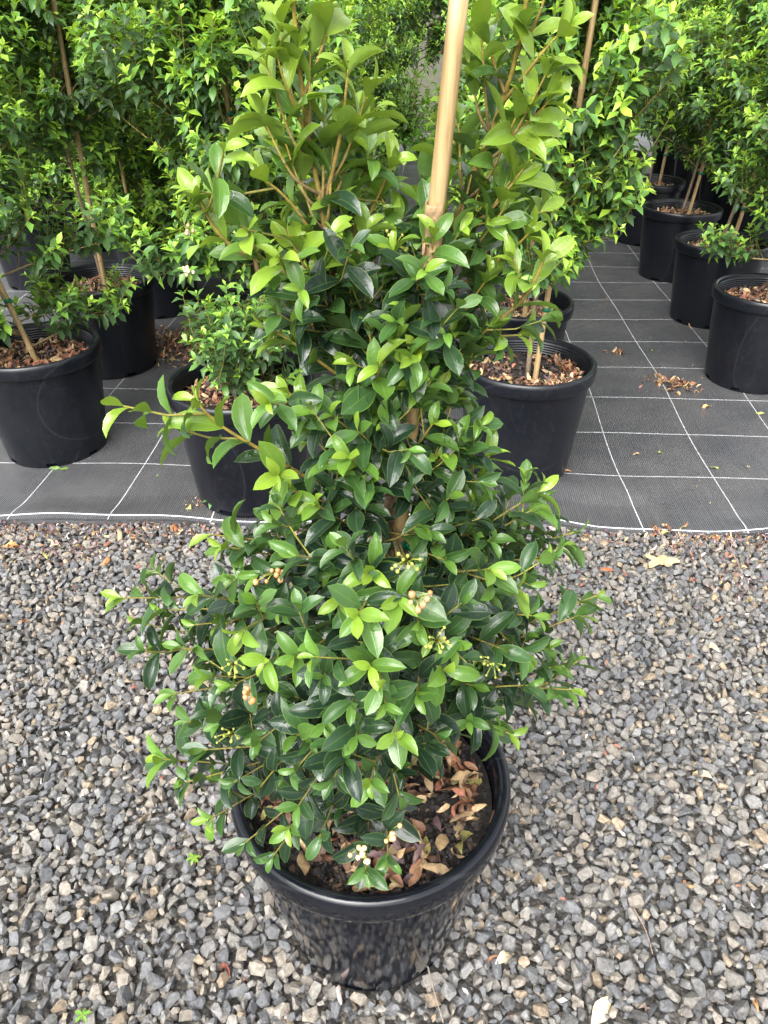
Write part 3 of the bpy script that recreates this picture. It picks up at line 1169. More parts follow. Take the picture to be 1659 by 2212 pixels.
POT_LABEL = {('L', 0): 'big black pot cut off by the left picture edge, leafy twigs hanging over its rim',
             ('L', 1): 'black pot standing just behind the one at the left picture edge',
             ('C', 0): 'black pot beside the foreground shrub on the left, low bush in it',
             ('C', 1): 'black pot whose rim peeks out behind the low bush on the left',
             ('G', 0): 'black pot right of the foreground shrub with bare soil and bark showing',
             ('G', 1): 'black pot with grey glossy rim half hidden behind the bare soil pot',
             ('R', 0): 'black pot cut off by the right picture edge, nearest on that side',
             ('R', 1): 'second nearest black pot at the right, brown leaf mulch in it',
             ('R', 2): 'third nearest black pot at the right, reddish mulch round a stem',
             ('R', 3): 'fourth black pot at the right, half hidden by the third'}
SHRUB_LABEL = {('L', 0): 'shrub at the left picture edge with low twigs spreading to the right',
               ('L', 1): 'tall bushy shrub on the left with bare lower stem tied to cane',
               ('C', 0): 'low spreading bush in the pot beside the foreground shrub',
               ('C', 1): 'shrub with arching branches and cream buds left of the foreground shrub',
               ('G', 0): 'bright green conical shrub right of the foreground shrub',
               ('G', 1): 'shrub in the pot half hidden behind the bright green conical one',
               ('R', 0): 'shrub at the right picture edge in the nearest pot there',
               ('R', 1): 'shrub in the second nearest pot at the right',
               ('R', 2): 'shrub on a green-banded cane in the third nearest pot at right',
               ('R', 3): 'dense shrub in the fourth pot at the right',
               ('C', 2): 'tall shrub behind the one with cream buds, long cane showing through it'}

FAR_VARIANTS = []
for i in range(4):
    d = shrub_data(500 + i, 1.50 + 0.07 * i, 0.43 + 0.02 * i, 0.44 + 0.04 * i, 58, 0.044, 2.0, (0.03 * (-1) ** i, 0.03), False, 1.45, 12 if i < 2 else 0)
    tm, bm_ = wood_meshes(*d[:3], 0.009)
    V, Q, T, U = leaf_arrays(d[3], TINY_SHAPES)
    FAR_VARIANTS.append((tm, bm_, fast_mesh('foliage', V, Q, T, M_LEAF_FAR, U)))

NEAR = {  # height, spread, clear stem, branches, leaf size, youth, single leaves, lean, low, skirt, density, heights at which the cane shows
    ('L', 0): (1.45, 0.40, 0.60, 40, 0.046, 1.4, 150, (-0.28, 0.0), False, 7, 1.25, [(0.3, 0.60)]),
    ('L', 1): (1.62, 0.46, 0.74, 56, 0.047, 1.5, 300, (-0.02, 0.0), False, 0, 1.2, [(0.3, 0.62), (1.06, 1.24), (1.28, 1.5)]),
    ('C', 0): (0.44, 0.20, 0.34, 19, 0.040, 0.3, 150, (0.05, 0.05), True, 2, 1.1, []),
    ('C', 1): (1.55, 0.44, 0.56, 56, 0.048, 1.6, 300, (-0.06, 0.02), False, 9, 1.15, [(0.3, 0.58), (1.0, 1.12)]),
    ('G', 0): (1.48, 0.34, 0.56, 60, 0.043, 2.0, 300, (0.07, 0.02), False, 0, 1.5, [(0.3, 0.60), (1.08, 1.4)]),
    ('R', 0): (1.55, 0.46, 0.54, 56, 0.043, 1.5, 80, (0.08, 0.0), False, 3, 1.4, [(0.3, 0.52)]),
    ('R', 1): (1.55, 0.42, 0.60, 56, 0.043, 1.5, 80, (0.10, 0.0), False, 0, 1.4, [(0.3, 0.56), (0.95, 1.1)]),
    ('R', 2): (1.60, 0.40, 0.54, 56, 0.043, 1.6, 60, (0.10, 0.0), False, 0, 1.4, [(0.3, 0.5), (0.78, 0.92), (1.02, 1.3)]),
    ('C', 2): (1.60, 0.44, 0.50, 58, 0.045, 1.6, 60, (0.02, 0.0), False, 6, 1.3, [(0.9, 1.02), (1.06, 1.4)]),
}



def clear_cane(data, loc, s0, s1, show):
    """shrubs are thinned where the cane shows between their twigs"""
    trunk, branches, twigs, leaves = data
    if not show:
        return data
    line = [(proj(p), p[2]) for p in (s0 + (s1 - s0) * k / 80 for k in range(81))]
    out = []
    for l in leaves:
        hide = False
        for t in (0.1, 0.5, 0.9):
            c = l[0] + l[1] * l[3] * t + np.array(loc)
            u, v, dep = proj(c)
            q = min(line, key=lambda a: abs(a[0][1] - v))
            if abs(q[0][1] - v) < 25 and abs(q[0][0] - u) < 17 * 2.4 / max(1.5, dep) and dep < q[0][2] + 0.01 and any(a < q[1] < b for a, b in show):
                hide = True
                break
        if not hide:
            out.append(l)

    def shown(p, tol):
        u, v, dep = proj(p + np.array(loc))
        q = min(line, key=lambda a: abs(a[0][1] - v))
        return abs(q[0][1] - v) < 25 and abs(q[0][0] - u) < tol and dep < q[0][2] + 0.04 and any(a < q[1] < b for a, b in show)
    twigs = [t for t in twigs if not (shown(t[0], 30) or shown(t[-1], 30))]
    branches = [b for b in branches if not (b[0][0][2] > 1.0 and (shown(b[0][len(b[0]) // 2], 40) or shown(b[0][-1], 40)))]
    return trunk, branches, twigs, out


count = 0
for key, (row_name, spots) in ROWS.items():
    for i, (x, y) in enumerate(spots):
        count += 1
        rnd = random.Random(count * 17)
        zg = mat_height(x, y) - 0.001
        loc = (x, y, zg)
        where = f'{ORD[i]} from the front in the {row_name}'
        mulch_on = (key, i) != ('G', 0)
        pot = make_pot(loc, POT_LABEL.get((key, i), f'black nursery pot, {where}'), 'black nursery pots on the mat', False, count, 1.04, mulch_on)
        if not mulch_on:
            ring = dead_leaves(random.Random(48), 330, 0.176, SOIL_Z + 0.003, 0.036, 0.014, lambda a, b, r: (a - 0.03) ** 2 + (b - 0.03) ** 2 < 0.085 ** 2 and r.random() < 0.93)
            V, Q, T, U = leaf_arrays(ring, DEAD_SHAPES)
            pot.rotation_euler.z = 0
            tag(link('leaf_mulch', fast_mesh('leaf_mulch', V, Q, T, M_DEAD, U), pot), kind='stuff')
        lx, ly = {('L', 0): (-0.34, 0.02), ('L', 1): (0.03, 0.0), ('C', 1): (-0.14, 0.0), ('C', 2): (-0.06, -0.05), ('G', 0): (0.065, 0.0), ('R', 1): (0.14, 0.0), ('R', 2): (0.13, 0)}.get((key, i), (rnd.uniform(-0.08, 0.08), rnd.uniform(-0.16, -0.06)))
        ox, oy = (0.024, -0.03) if (key, i) in NEAR else (rnd.uniform(-0.05, 0.05), -0.13)
        s0 = np.array((x + ox, y + oy, zg + SOIL_Z - 0.05))
        s1 = np.array((x + ox + lx, y + oy + ly, 1.65 + rnd.uniform(0, 0.35)))
        if (key, i) in NEAR:
            h, sp, cl, nb, sz, yo, ns, lean, low, sk, den, show = NEAR[(key, i)]
            data = shrub_data(100 + count, h, sp, cl, nb, sz, yo, lean, low, den, sk)
            if (key, i) == ('C', 1):
                BUD_TWIGS = data[2]
            near_shrub(loc, SHRUB_LABEL[(key, i)], 'potted shrubs behind', clear_cane(data, loc, s0, s1, show), ns, TINY_SHAPES)
        else:
            sh = thing('potted_shrub', SHRUB_LABEL.get((key, i), f'green leafy shrub, {where}'), 'shrub', loc, 'potted shrubs behind')
            tm, bm_, fo = FAR_VARIANTS[2 + count % 2 if key == 'R' else count % 2 if key in 'LO' else count % 4]
            link('trunk', tm, sh)
            tag(link('branches', bm_, sh), kind='stuff')
            tag(link('foliage', fo, sh), kind='stuff')
            sh.rotation_euler.z = rnd.uniform(0, 6.28)
            k = rnd.uniform(0.94, 1.12) * (0.78 if key in 'CG' and i >= 3 else 0.55 if key == 'G' else 0.72 if key == 'R' and i < 5 else 1.0)
            sh.scale = (k, k, rnd.uniform(0.94, 1.06))
        if (key, i) == ('C', 0):
            continue
        make_stake(s0, s1, 0.0082 + 0.001 * rnd.random(), f'bamboo stake, {where}', 'bamboo stakes behind', (0.20 + 0.1 * rnd.random(), 0.75), None, count)

# ------------------------------------------------------------------ foreground pot with its shrub
fg_pot = thing('plant_pot', 'glossy black pot in the foreground standing on the gravel', 'plant pot', tuple(FG_POT))
for nm, me in zip(('wall', 'rim'), POT_SHINY):
    link(nm, me, fg_pot)
link('soil', SOILS[0], fg_pot)
V, F, C = chips(77, 2200, 0.174, SOIL_Z + 0.004)
tag(link('bark_chips', fast_mesh('bark_chips', V, F, C, M_CHIP, None, False), fg_pot), kind='stuff')

DEAD_MESH = [shape_mesh('dead_leaf', s, M_DEAD) for s in DEAD_SHAPES]


def bare_patch(x, y, rnd):
    return (x - 0.075) ** 2 + (y + 0.045) ** 2 < 0.052 ** 2 and rnd.random() < 0.88


litter = thing('leaf_litter', 'dry brown and tan leaves lying on the soil of the foreground pot', 'leaf litter', tuple(FG_POT))
for l in dead_leaves(random.Random(91), 300, 0.174, SOIL_Z + 0.009, 0.040, 0.026, bare_patch):
    o = link('dead_leaf', DEAD_MESH[l[5]], litter)
    o.matrix_basis = leaf_matrix(l)
    o.color = (*(l[4] * 0.85), 1)

P3 = at_depth


def fg_stake():
    base = P3(815, 1650, 0.715)
    top = P3(992, -60, 0.665)
    ax = top - base
    L = float(np.linalg.norm(ax))
    def along(v):
        best = min(range(200), key=lambda k: abs(proj(base + ax * k / 199)[1] - v))
        return best / 199 * L
    base2 = base - ax / L * 0.08
    make_stake(base2, top, 0.0079, 'thick bamboo stake tied to the foreground shrub', None, (along(962) + 0.08, along(1175) + 0.08), (along(490) + 0.08, 0.042), 3)


fg_stake()

FGR = random.Random(2024)
TRUNK = smooth_path([P3(806, 1775, 0.705), P3(815, 1600, 0.71), P3(825, 1400, 0.715), P3(832, 1180, 0.72), P3(863, 946, 0.735)], 16)


def on_trunk(z):
    i = int(np.argmin(np.abs(TRUNK[:, 2] - z)))
    return TRUNK[i]


B = []   # (path, radius, leaf size, internode, bare, youth, side shoots)


def br(ctrl, r, size, inter=0.026, bare=0.3, youth=1.2, sides=3):
    path = smooth_path([P3(*c) for c in ctrl], 14)
    B.append((path, r, size * 1.02, inter, bare, youth, sides))
    return path


# main stems above the fork and their side branches, as they run in the photograph
br([(863, 946, .735), (838, 880, .73), (792, 790, .72), (757, 715, .715), (728, 640, .71), (703, 500, .70), (690, 420, .695), (667, 300, .69), (645, 130, .68), (628, -60, .67)], 0.0042, 0.043, 0.034, 0.38, 2.2, 0)
br([(757, 720, .715), (700, 662, .70), (620, 594, .685), (555, 560, .675), (497, 530, .665), (455, 480, .66), (428, 425, .655)], 0.0030, 0.042, 0.030, 0.12, 2.4, 3)
br([(720, 610, .71), (665, 490, .69), (610, 420, .675), (565, 385, .665)], 0.0022, 0.042, 0.028, 0.1, 2.0, 1)
br([(792, 790, .72), (775, 660, .735), (763, 560, .745), (772, 440, .74), (776, 340, .735)], 0.0026, 0.042, 0.030, 0.25, 1.6, 2)
br([(765, 545, .745), (805, 450, .73), (832, 390, .72), (845, 350, .715)], 0.0018, 0.040, 0.028, 0.1, 2.0, 0)
br([(697, 460, .697), (727, 330, .68), (742, 240, .675), (752, 150, .67)], 0.0022, 0.046, 0.032, 0.1, 2.6, 0)
br([(670, 310, .69), (640, 240, .675), (612, 170, .66), (596, 110, .655)], 0.0016, 0.040, 0.026, 0.1, 2.4, 0)
br([(655, 210, .685), (690, 120, .68), (705, 60, .68), (712, -10, .68)], 0.0016, 0.040, 0.028, 0.1, 2.4, 0)
br([(800, 560, .74), (795, 300, .75), (800, 240, .75)], 0.0014, 0.036, 0.03, 0.5, 2.6, 0)
br([(863, 946, .735), (882, 870, .745), (913, 720, .755), (943, 570, .757), (1000, 440, .75), (1058, 290, .735), (1108, 150, .715), (1148, -60, .69)], 0.0044, 0.045, 0.034, 0.35, 2.0, 0)
br([(888, 850, .745), (960, 778, .735), (1060, 706, .715), (1128, 648, .70), (1158, 600, .69), (1176, 556, .685)], 0.0030, 0.044, 0.030, 0.15, 2.4, 2)
br([(915, 715, .755), (976, 634, .745), (1046, 582, .73), (1098, 546, .72), (1142, 505, .71)], 0.0024, 0.043, 0.028, 0.15, 1.6, 2)
br([(1050, 310, .737), (1110, 285, .715), (1150, 255, .70), (1190, 215, .69)], 0.0018, 0.040, 0.024, 0.1, 2.4, 0)
br([(1080, 230, .725), (1135, 160, .70), (1175, 110, .69), (1215, 65, .68)], 0.0018, 0.042, 0.026, 0.1, 2.4, 0)
br([(1000, 440, .75), (990, 350, .76), (975, 270, .765)], 0.0016, 0.040, 0.026, 0.1, 1.4, 0)
br([(1090, 200, .72), (1060, 110, .72), (1045, 30, .72), (1040, -40, .72)], 0.0016, 0.044, 0.03, 0.1, 1.8, 0)
br([(1115, 120, .715), (1165, 30, .70), (1185, -50, .69)], 0.0016, 0.042, 0.03, 0.1, 2.4, 0)
br([(930, 640, .757), (900, 560, .73), (870, 500, .71)], 0.0018, 0.044, 0.024, 0.1, 0.5, 0)
br([(940, 590, .757), (925, 520, .72), (930, 470, .70)], 0.0016, 0.046, 0.024, 0.1, -0.5, 0)
br([(960, 520, .75), (1020, 490, .72), (1055, 480, .70)], 0.0016, 0.044, 0.024, 0.1, 0.5, 0)
# middle tier
br([(838, 1105, .725), (740, 1066, .695), (660, 1030, .67), (560, 970, .65), (470, 915, .635), (425, 868, .63)], 0.0028, 0.047, 0.028, 0.22, 2.2, 3)
br([(852, 965, .735), (797, 858, .70), (716, 800, .675), (653, 753, .66), (588, 712, .65)], 0.0024, 0.044, 0.026, 0.2, 1.8, 2)
br([(848, 985, .735), (770, 955, .70), (676, 896, .66), (624, 850, .645)], 0.0022, 0.044, 0.026, 0.2, 1.6, 2)
STEMS = np.concatenate([TRUNK] + [b[0] for b in B if b[1] > 0.004])


def stem_point(t, drop):
    w = np.abs(STEMS[:, 2] - (t[2] - drop)) * 2 + np.abs(STEMS[:, 0] - t[0])
    return STEMS[int(np.argmin(w))]


MIDTIPS = [(810, 786, .62, 1.2), (905, 765, .64, 1.2), (738, 985, .60, 1.0), (830, 1000, .66, .6), (945, 915, .64, .8), (920, 880, .66, -.6), (1085, 985, .68, 1.2), (1062, 1025, .69, .6), (985, 975, .66, .2), (1040, 910, .72, .4),
           (800, 900, .66, -1), (700, 900, .63, -.2), (760, 1050, .70, -1), (960, 1050, .66, -1), (985, 1075, .64, -.6), (660, 1090, .62, .4), (600, 1060, .63, .6), (950, 840, .68, .2), (1000, 860, .71, 0), (870, 660, .70, .2),
           (880, 700, .66, .8), (820, 640, .70, -1), (700, 770, .68, -1), (760, 830, .65, -1), (585, 1075, .66, .6), (1010, 800, .72, 0), (930, 690, .70, .6), (760, 690, .70, -.8), (640, 650, .69, -.4),
           (800, 560, .70, -1), (860, 590, .72, 0.2), (730, 540, .69, -.8), (690, 580, .68, -.4), (650, 540, .68, 1), (590, 640, .68, .2), (545, 620, .69, .8), (860, 470, .73, -.6), (905, 425, .74, -.4), (820, 420, .73, .8), (760, 400, .72, -.2), (700, 400, .70, -.6),
           (640, 340, .69, 1.2), (720, 300, .69, .4), (610, 480, .68, .8), (1010, 560, .73, -.2), (1060, 500, .73, .6), (1040, 400, .73, -.4), (1110, 380, .71, .8), (960, 460, .72, -.8), (1000, 660, .73, -.4), (1080, 600, .71, .6), (960, 340, .74, -.2),
           (1030, 330, .73, -.6), (1090, 450, .71, 0), (740, 470, .71, -1), (690, 690, .68, -.2), (960, 740, .70, -.2), (1060, 760, .71, .2), (1090, 700, .70, .8)]
MIDTIPS += [(600, 50, .68, 2.2), (572, 130, .67, 2.4), (795, 195, .70, 2.4), (1040, 60, .72, 1.4), (1185, 150, .69, 2.2), (1155, 330, .70, 1.2), (565, 250, .67, 1.8), (1120, 240, .70, 1.4), (670, 100, .68, 1.6), (610, 290, .68, 1.2), (1010, 120, .73, 0.4), (775, 260, .72, 1.4), (990, 250, .74, 0), (700, 250, .69, .4)]
MIDTIPS += [(935, 515, .66, -.6), (905, 600, .65, -.8), (925, 640, .67, .2), (895, 735, .66, -.4), (900, 830, .65, .4), (960, 590, .67, -.6), (850, 540, .68, -.6), (790, 720, .66, .2), (850, 740, .64, -.6), (830, 920, .64, .2), (760, 930, .62, -.2),
            (960, 980, .66, .6), (920, 1010, .64, -.6), (700, 1000, .62, .4), (790, 500, .69, -.4), (740, 610, .68, -.4), (660, 600, .67, .6), (990, 720, .69, .6)]
for u, v, y, yo in MIDTIPS:
    if v < 560:
        yo += 1.3
    if 540 < v < 1100:
        u = 865 + (u - 865) * 0.88
    t = P3(u, v, y)
    o = stem_point(t, 0.07)
    mid = (o + t) * 0.5 + np.array((0, -0.008, -0.012))
    B.append((smooth_path([o, mid, t], 10), 0.0018, 0.0425 if v > 350 else 0.046, 0.021, 0.42, yo, 1 if v > 350 else 0))
# lower skirt
LOW = [(262, 1292, .66, 1.6), (300, 1345, .68, .8), (352, 1318, .66, 1.0), (432, 1285, .60, 1.0), (395, 1400, .62, .6), (372, 1500, .62, .8), (402, 1560, .60, .4), (352, 1640, .60, 1.2), (402, 1690, .58, .4), (452, 1770, .56, 1.2),
       (530, 1820, .53, -.5), (590, 1850, .52, -.2), (622, 1790, .51, 1.0), (690, 1810, .50, -.2), (790, 1880, .50, .2), (838, 1850, .51, -.2), (640, 1590, .51, .6), (560, 1600, .53, 0), (525, 1360, .54, 1.5), (572, 1430, .52, 1.7),
       (482, 1180, .63, 1.6), (455, 1155, .64, 1.4), (505, 1250, .62, .6), (600, 1130, .63, .6), (640, 1200, .58, .4), (800, 1235, .54, 2.2), (772, 1330, .49, 1.4), (735, 1290, .52, .8), (860, 1290, .52, 1.2), (800, 1440, .48, 1.5),
       (825, 1480, .47, 1.2), (700, 1460, .49, -.4), (640, 1420, .52, .6), (855, 1590, .46, 1.8), (832, 1520, .47, .4), (962, 1450, .50, 1.5), (975, 1395, .53, .6), (905, 1345, .53, .2), (925, 1150, .62, -.4), (960, 1210, .60, 0),
       (1060, 1230, .58, 1.3), (1115, 1275, .57, 1.8), (1152, 1100, .68, 1.2), (1165, 1062, .68, 1.6), (1120, 1140, .70, .4), (1240, 1150, .73, .8), (1215, 1180, .71, .6), (1292, 1285, .69, 1.6), (1250, 1330, .67, .8), (1180, 1400, .64, .6),
       (1232, 1490, .62, 1.4), (1200, 1440, .64, .6), (1100, 1585, .58, 1.2), (1060, 1540, .60, .4), (1020, 1480, .60, -.2), (945, 1590, .54, -.4), (1000, 1330, .58, 0), (1080, 1400, .58, .2), (1050, 1290, .62, .2), (705, 1560, .50, -.2),
       (770, 1590, .48, 0), (722, 1680, .49, -.6), (800, 1690, .48, 1.0), (645, 1740, .50, -.2), (505, 1690, .56, -.4), (562, 1700, .54, -.4), (862, 1720, .51, -.4), (455, 1460, .58, .4), (440, 1620, .58, 0), (690, 1390, .52, .2),
       (610, 1310, .56, .6), (560, 1240, .60, .4), (900, 1500, .49, .2), (930, 1380, .53, .4), (760, 1520, .48, -.4), (640, 1660, .50, -.2), (1150, 1330, .62, .4), (1140, 1480, .60, .2), (1180, 1210, .68, .4), (660, 1140, .64, 0), (720, 1190, .60, 0), (1010, 1150, .66, .2), (480, 1560, .57, .2), (500, 1480, .56, .3), (340, 1400, .66, .6), (420, 1350, .63, .4)]
for u, v, y, yo in LOW:
    t = P3(u, v, y)
    zt = min(max(t[2] - 0.02 + FGR.uniform(-0.09, 0.03), 0.37), 0.80)
    o = on_trunk(zt)
    out = (t - o)
    mid = o + out * 0.5 + np.array((0, 0, (0.03 if v > 1640 else -0.016) * FGR.uniform(0.2, 1.4))) + np.array((FGR.gauss(0, .012), FGR.gauss(0, .012), 0))
    B.append((smooth_path([o, o + out * 0.22, mid, t], 12), 0.0021, 0.0445 * FGR.uniform(0.86, 1.1), 0.0205, 0.36, yo - 0.9, 2 if FGR.random() < 0.6 else 1))
# the far side and the inside of the skirt
for k in range(34):
    a = FGR.uniform(0.15, math.pi - 0.15)
    z = FGR.uniform(0.42, 0.74)
    rr = (0.30 - 0.20 * max(0, z - 0.58) / 0.2) * FGR.uniform(0.45, 1.0)
    o = on_trunk(z - FGR.uniform(0.02, 0.1))
    t = np.array((o[0] + rr * math.cos(a), o[1] + rr * 0.85 * math.sin(a), z))
    B.append((smooth_path([o, (o + t) * 0.5 + UP * 0.02, t], 9), 0.0019, 0.043, 0.021, 0.4, FGR.uniform(-1.2, 0.6), 1))

shrub = thing('potted_shrub', 'large glossy-leaved shrub in the foreground pot, bright yellow-green shoot tips', 'shrub', tuple(FG_POT))
OFF = tuple(FG_POT)
m = MB()
m.tube(TRUNK - FG_POT, [0.0105 - 0.0045 * i / (len(TRUNK) - 1) for i in range(len(TRUNK))], 10, (0.17, 0.115, 0.075), (0.25, 0.17, 0.10))
link('trunk', m.mesh('trunk', M_BARK), shrub)

fg_leaves = []    # (branch index, leaf)
branch_objs = []
for bi, (path, r, size, inter, bare, youth, sides) in enumerate(B):
    ls = []
    hi = path[-1][2] > 0.98          # the erect upper shoots carry steeper leaves
    leafy_shoot(path, ls, FGR, size, inter, bare, youth, 5, 0.15 if hi else 0.6, 0.66 if hi else 0.86, 0.95 if hi else 0.86)
    bmh = MB()
    n = len(path)
    woody = r > 0.0028 or bare > 0.33
    c0 = (0.20, 0.135, 0.08) if woody else (0.25, 0.165, 0.05)
    bmh.tube(path - FG_POT, [r * (1 - 0.62 * i / (n - 1)) for i in range(n)], 6, c0, (0.21, 0.18, 0.03) if path[-1][2] < 0.9 else (0.30, 0.23, 0.03), False)
    for q in range(sides):
        s = min(0.93, bare + (0.95 - bare) * (q + FGR.random()) / max(1, sides))
        i = s * (n - 1)
        i0 = min(int(i), n - 2)
        po = path[i0] + (path[i0 + 1] - path[i0]) * (i - i0)
        a = unit(path[i0 + 1] - path[i0])
        e = unit(np.array((FGR.gauss(0, 1), FGR.gauss(0, 1), FGR.gauss(0.4, .7))))
        e = ortho(e, a)
        tl = FGR.uniform(0.035, 0.075)
        d = unit(a * 0.8 + e)
        tp = np.array([po, po + d * tl * 0.5, po + d * tl + UP * tl * 0.15])
        bmh.tube(tp - FG_POT, [r * 0.5, r * 0.42, r * 0.32], 5, (0.20, 0.17, 0.035), (0.21, 0.21, 0.03), False)
        leafy_shoot(tp, ls, FGR, size * 0.92, 0.021, 0.1, youth + FGR.uniform(-1.3, -0.1), 5, 0.6, 0.86, 0.92)
    o = link('branch', bmh.mesh('branch', M_BARK), shrub)
    branch_objs.append(o)
    for l in ls:      # the stem and cane show at the waist and above the middle tier
        u, v, dep = proj(l[0] + l[1] * l[3] * 0.5)
        if ((822 < u < 903 and 1085 < v < 1225) or (862 < u < 915 and 885 < v < 955)) and l[0][1] < 0.725:
            continue
        fg_leaves.append((bi, l))

LEAF_NEAR_MESH = [shape_mesh('leaf', s, M_LEAF) for s in NEAR_SHAPES]
allv = [l for _, l in fg_leaves]
V, Q, T, U = leaf_arrays(allv, NEAR_SHAPES)
tree = BVHTree.FromPolygons([Vector(v) for v in V.tolist()], [tuple(q) for q in Q.tolist()])
score = []
camv = Vector((0, 0, CAM_H))
for i, l in enumerate(allv):
    c = l[0] + l[1] * l[3] * 0.5
    u, v, dep = proj(c)
    if not (-30 < u < 1690 and -30 < v < 2240):
        continue
    facing = abs(float(np.dot(unit(np.array((0, 0, CAM_H)) - c), l[2])))
    score.append((l[3] / dep * (0.3 + 0.7 * facing), i, c))
score.sort(key=lambda a: -a[0])
single = set()
for s, i, c in score:
    dv = Vector(c) - camv
    hit = tree.ray_cast(camv, dv.normalized(), dv.length + 0.05)
    if hit[0] is None or hit[3] > dv.length - 0.010:
        single.add(i)
        if len(single) >= 300:
            break
V, Q, T, U = leaf_arrays([l for i, l in enumerate(allv) if i not in single], NEAR_SHAPES)
tag(link('foliage', fast_mesh('foliage', V - FG_POT, Q, T, M_LEAF, U), shrub), kind='stuff')
for i in sorted(single):
    bi, l = fg_leaves[i]
    o = link('leaf', LEAF_NEAR_MESH[l[5]], branch_objs[bi])
    o.matrix_basis = leaf_matrix(l, OFF)
    o.color = (*l[4], 1)


# bud and flower clusters on the foreground shrub
def ico(r, sub=1):
    bm = bmesh.new()
    bmesh.ops.create_icosphere(bm, subdivisions=sub, radius=r)
    bm.verts.index_update()
    vs = np.array([v.co for v in bm.verts])
    fs = [tuple(v.index for v in f.verts) for f in bm.faces]
    bm.free()
    return vs, fs


def bud_cluster(name, label, centre, n, spread, rad, tone, tone2, parent, off):
    rnd = random.Random(int(abs(centre[0]) * 9999))
    m = MB()
    c = np.asarray(centre) - np.asarray(off)
    root = c + np.array((0, 0.012, -spread * 1.3))
    vs0, fs0 = ico(1.0)
    for k in range(n):
        p = c + np.array((rnd.gauss(0, spread), rnd.gauss(0, spread * 0.7), rnd.gauss(0, spread * 0.8)))
        m.tube([root, (root + p) * 0.5 + np.array((0, 0, 0.002)), p], [0.0009, 0.0007, 0.0006], 4, (0.25, 0.28, 0.05))
        f = rnd.random()
        r = rad * rnd.uniform(0.7, 1.2)
        sq = vs0 * np.array((r, r, r * 1.25))
        col = np.asarray(tone) * (1 - f) + np.asarray(tone2) * f
        tt = np.where((vs0[:, 2:3] > 0.5), col * 0.7, col)
        m.add(sq + p, fs0, tt)
    o = link(name, m.mesh(name, M_BUD), parent)
    o['label'] = label
    return o


for (u, v, y) in [(903, 1298, .50), (532, 1492, .53), (590, 1240, .58)]:
    bud_cluster('bud_cluster', 'orange spent buds', P3(u, v, y), 7, 0.006, 0.0030, (0.50, 0.20, 0.07), (0.62, 0.33, 0.16), shrub, OFF)
for (u, v, y) in [(778, 1845, .475), (848, 1805, .49)]:
    bud_cluster('bud_cluster', 'cream and orange opening buds', P3(u, v, y), 8, 0.006, 0.0031, (0.80, 0.66, 0.42), (0.75, 0.38, 0.12), shrub, OFF)
for (u, v, y) in [(945, 1388, .49), (1070, 1440, .55), (498, 1592, .54), (855, 522, .69), (880, 1215, .52), (1030, 1425, .54), (500, 1440, .53)]:
    bud_cluster('bud_cluster', 'small green buds', P3(u, v, y), 10, 0.007, 0.0017, (0.30, 0.36, 0.06), (0.42, 0.42, 0.10), shrub, OFF)

# cream buds at twig tips of the arching shrub behind on the left
for sh in list(COL.objects):
    if sh.get('label') == SHRUB_LABEL[('C', 1)]:
        tips = [tp[-1] + np.array(sh.location) for tp in BUD_TWIGS]
        tips = [(proj(t), t) for t in tips]
        for (u, v) in [(395, 445), (350, 600), (375, 480), (345, 640), (430, 480)]:
            near = [t for t in tips if math.hypot(t[0][0] - u, t[0][1] - v) < 70]
            if near:
                t = min(near, key=lambda a: a[0][2])[1]
                bud_cluster('bud_cluster', 'cream opening buds', t + np.array((0, -0.01, 0.005)), 8, 0.011, 0.0060, (0.80, 0.70, 0.48), (0.70, 0.48, 0.28), sh, tuple(sh.location))

# ------------------------------------------------------------------ post, weeds and the planting at the back
post = thing('timber_post', 'dark weathered timber post with a white pipe, behind the right-hand shrubs', 'post', (1.265, 5.2, 0))
m = MB()
m.tube([(0, 0, -0.3), (0.002, 0, 0.8), (-0.004, 0, 1.7), (0, 0, 2.9)], [0.052, 0.05, 0.048, 0.046], 10)
link('timber', m.mesh('timber', M_POST), post)
m = MB()
m.tube([(0.066, -0.02, -0.1), (0.066, -0.02, 1.2), (0.068, -0.02, 2.85)], 0.021, 12)
link('pipe', m.mesh('pipe', M_PIPE), post)


def weed(loc, label, seed, h, spread, size, tone, n):
    rnd = random.Random(seed)
    w = thing('weed', label, 'weed', loc, 'weeds growing through the mat')
    st, lv = MB(), []
    for k in range(n):
        a = rnd.uniform(0, 6.28)
        tip = np.array((math.cos(a) * spread * rnd.random(), math.sin(a) * spread * rnd.random(), h * rnd.uniform(0.4, 1.0)))
        p = smooth_path([np.zeros(3), tip * np.array((.4, .4, .5)), tip], 6)
        st.tube(p, 0.0012 + h * 0.004, 4, (0.16, 0.20, 0.05), None, False)
        s0 = len(lv)
        leafy_shoot(p, lv, rnd, size, size * 0.9, 0.15, 0, 3, 1.2)
        for i in range(s0, len(lv)):
            l = lv[i]
            lv[i] = (l[0], l[1], l[2], l[3], np.asarray(tone) * rnd.uniform(0.8, 1.3), l[5])
    link('stem', st.mesh('stem', M_BARK), w)
    V, Q, T, U = leaf_arrays(lv, FAR_SHAPES)
    tag(link('foliage', fast_mesh('foliage', V, Q, T, M_LEAF_FAR, U), w), kind='stuff')
    return w


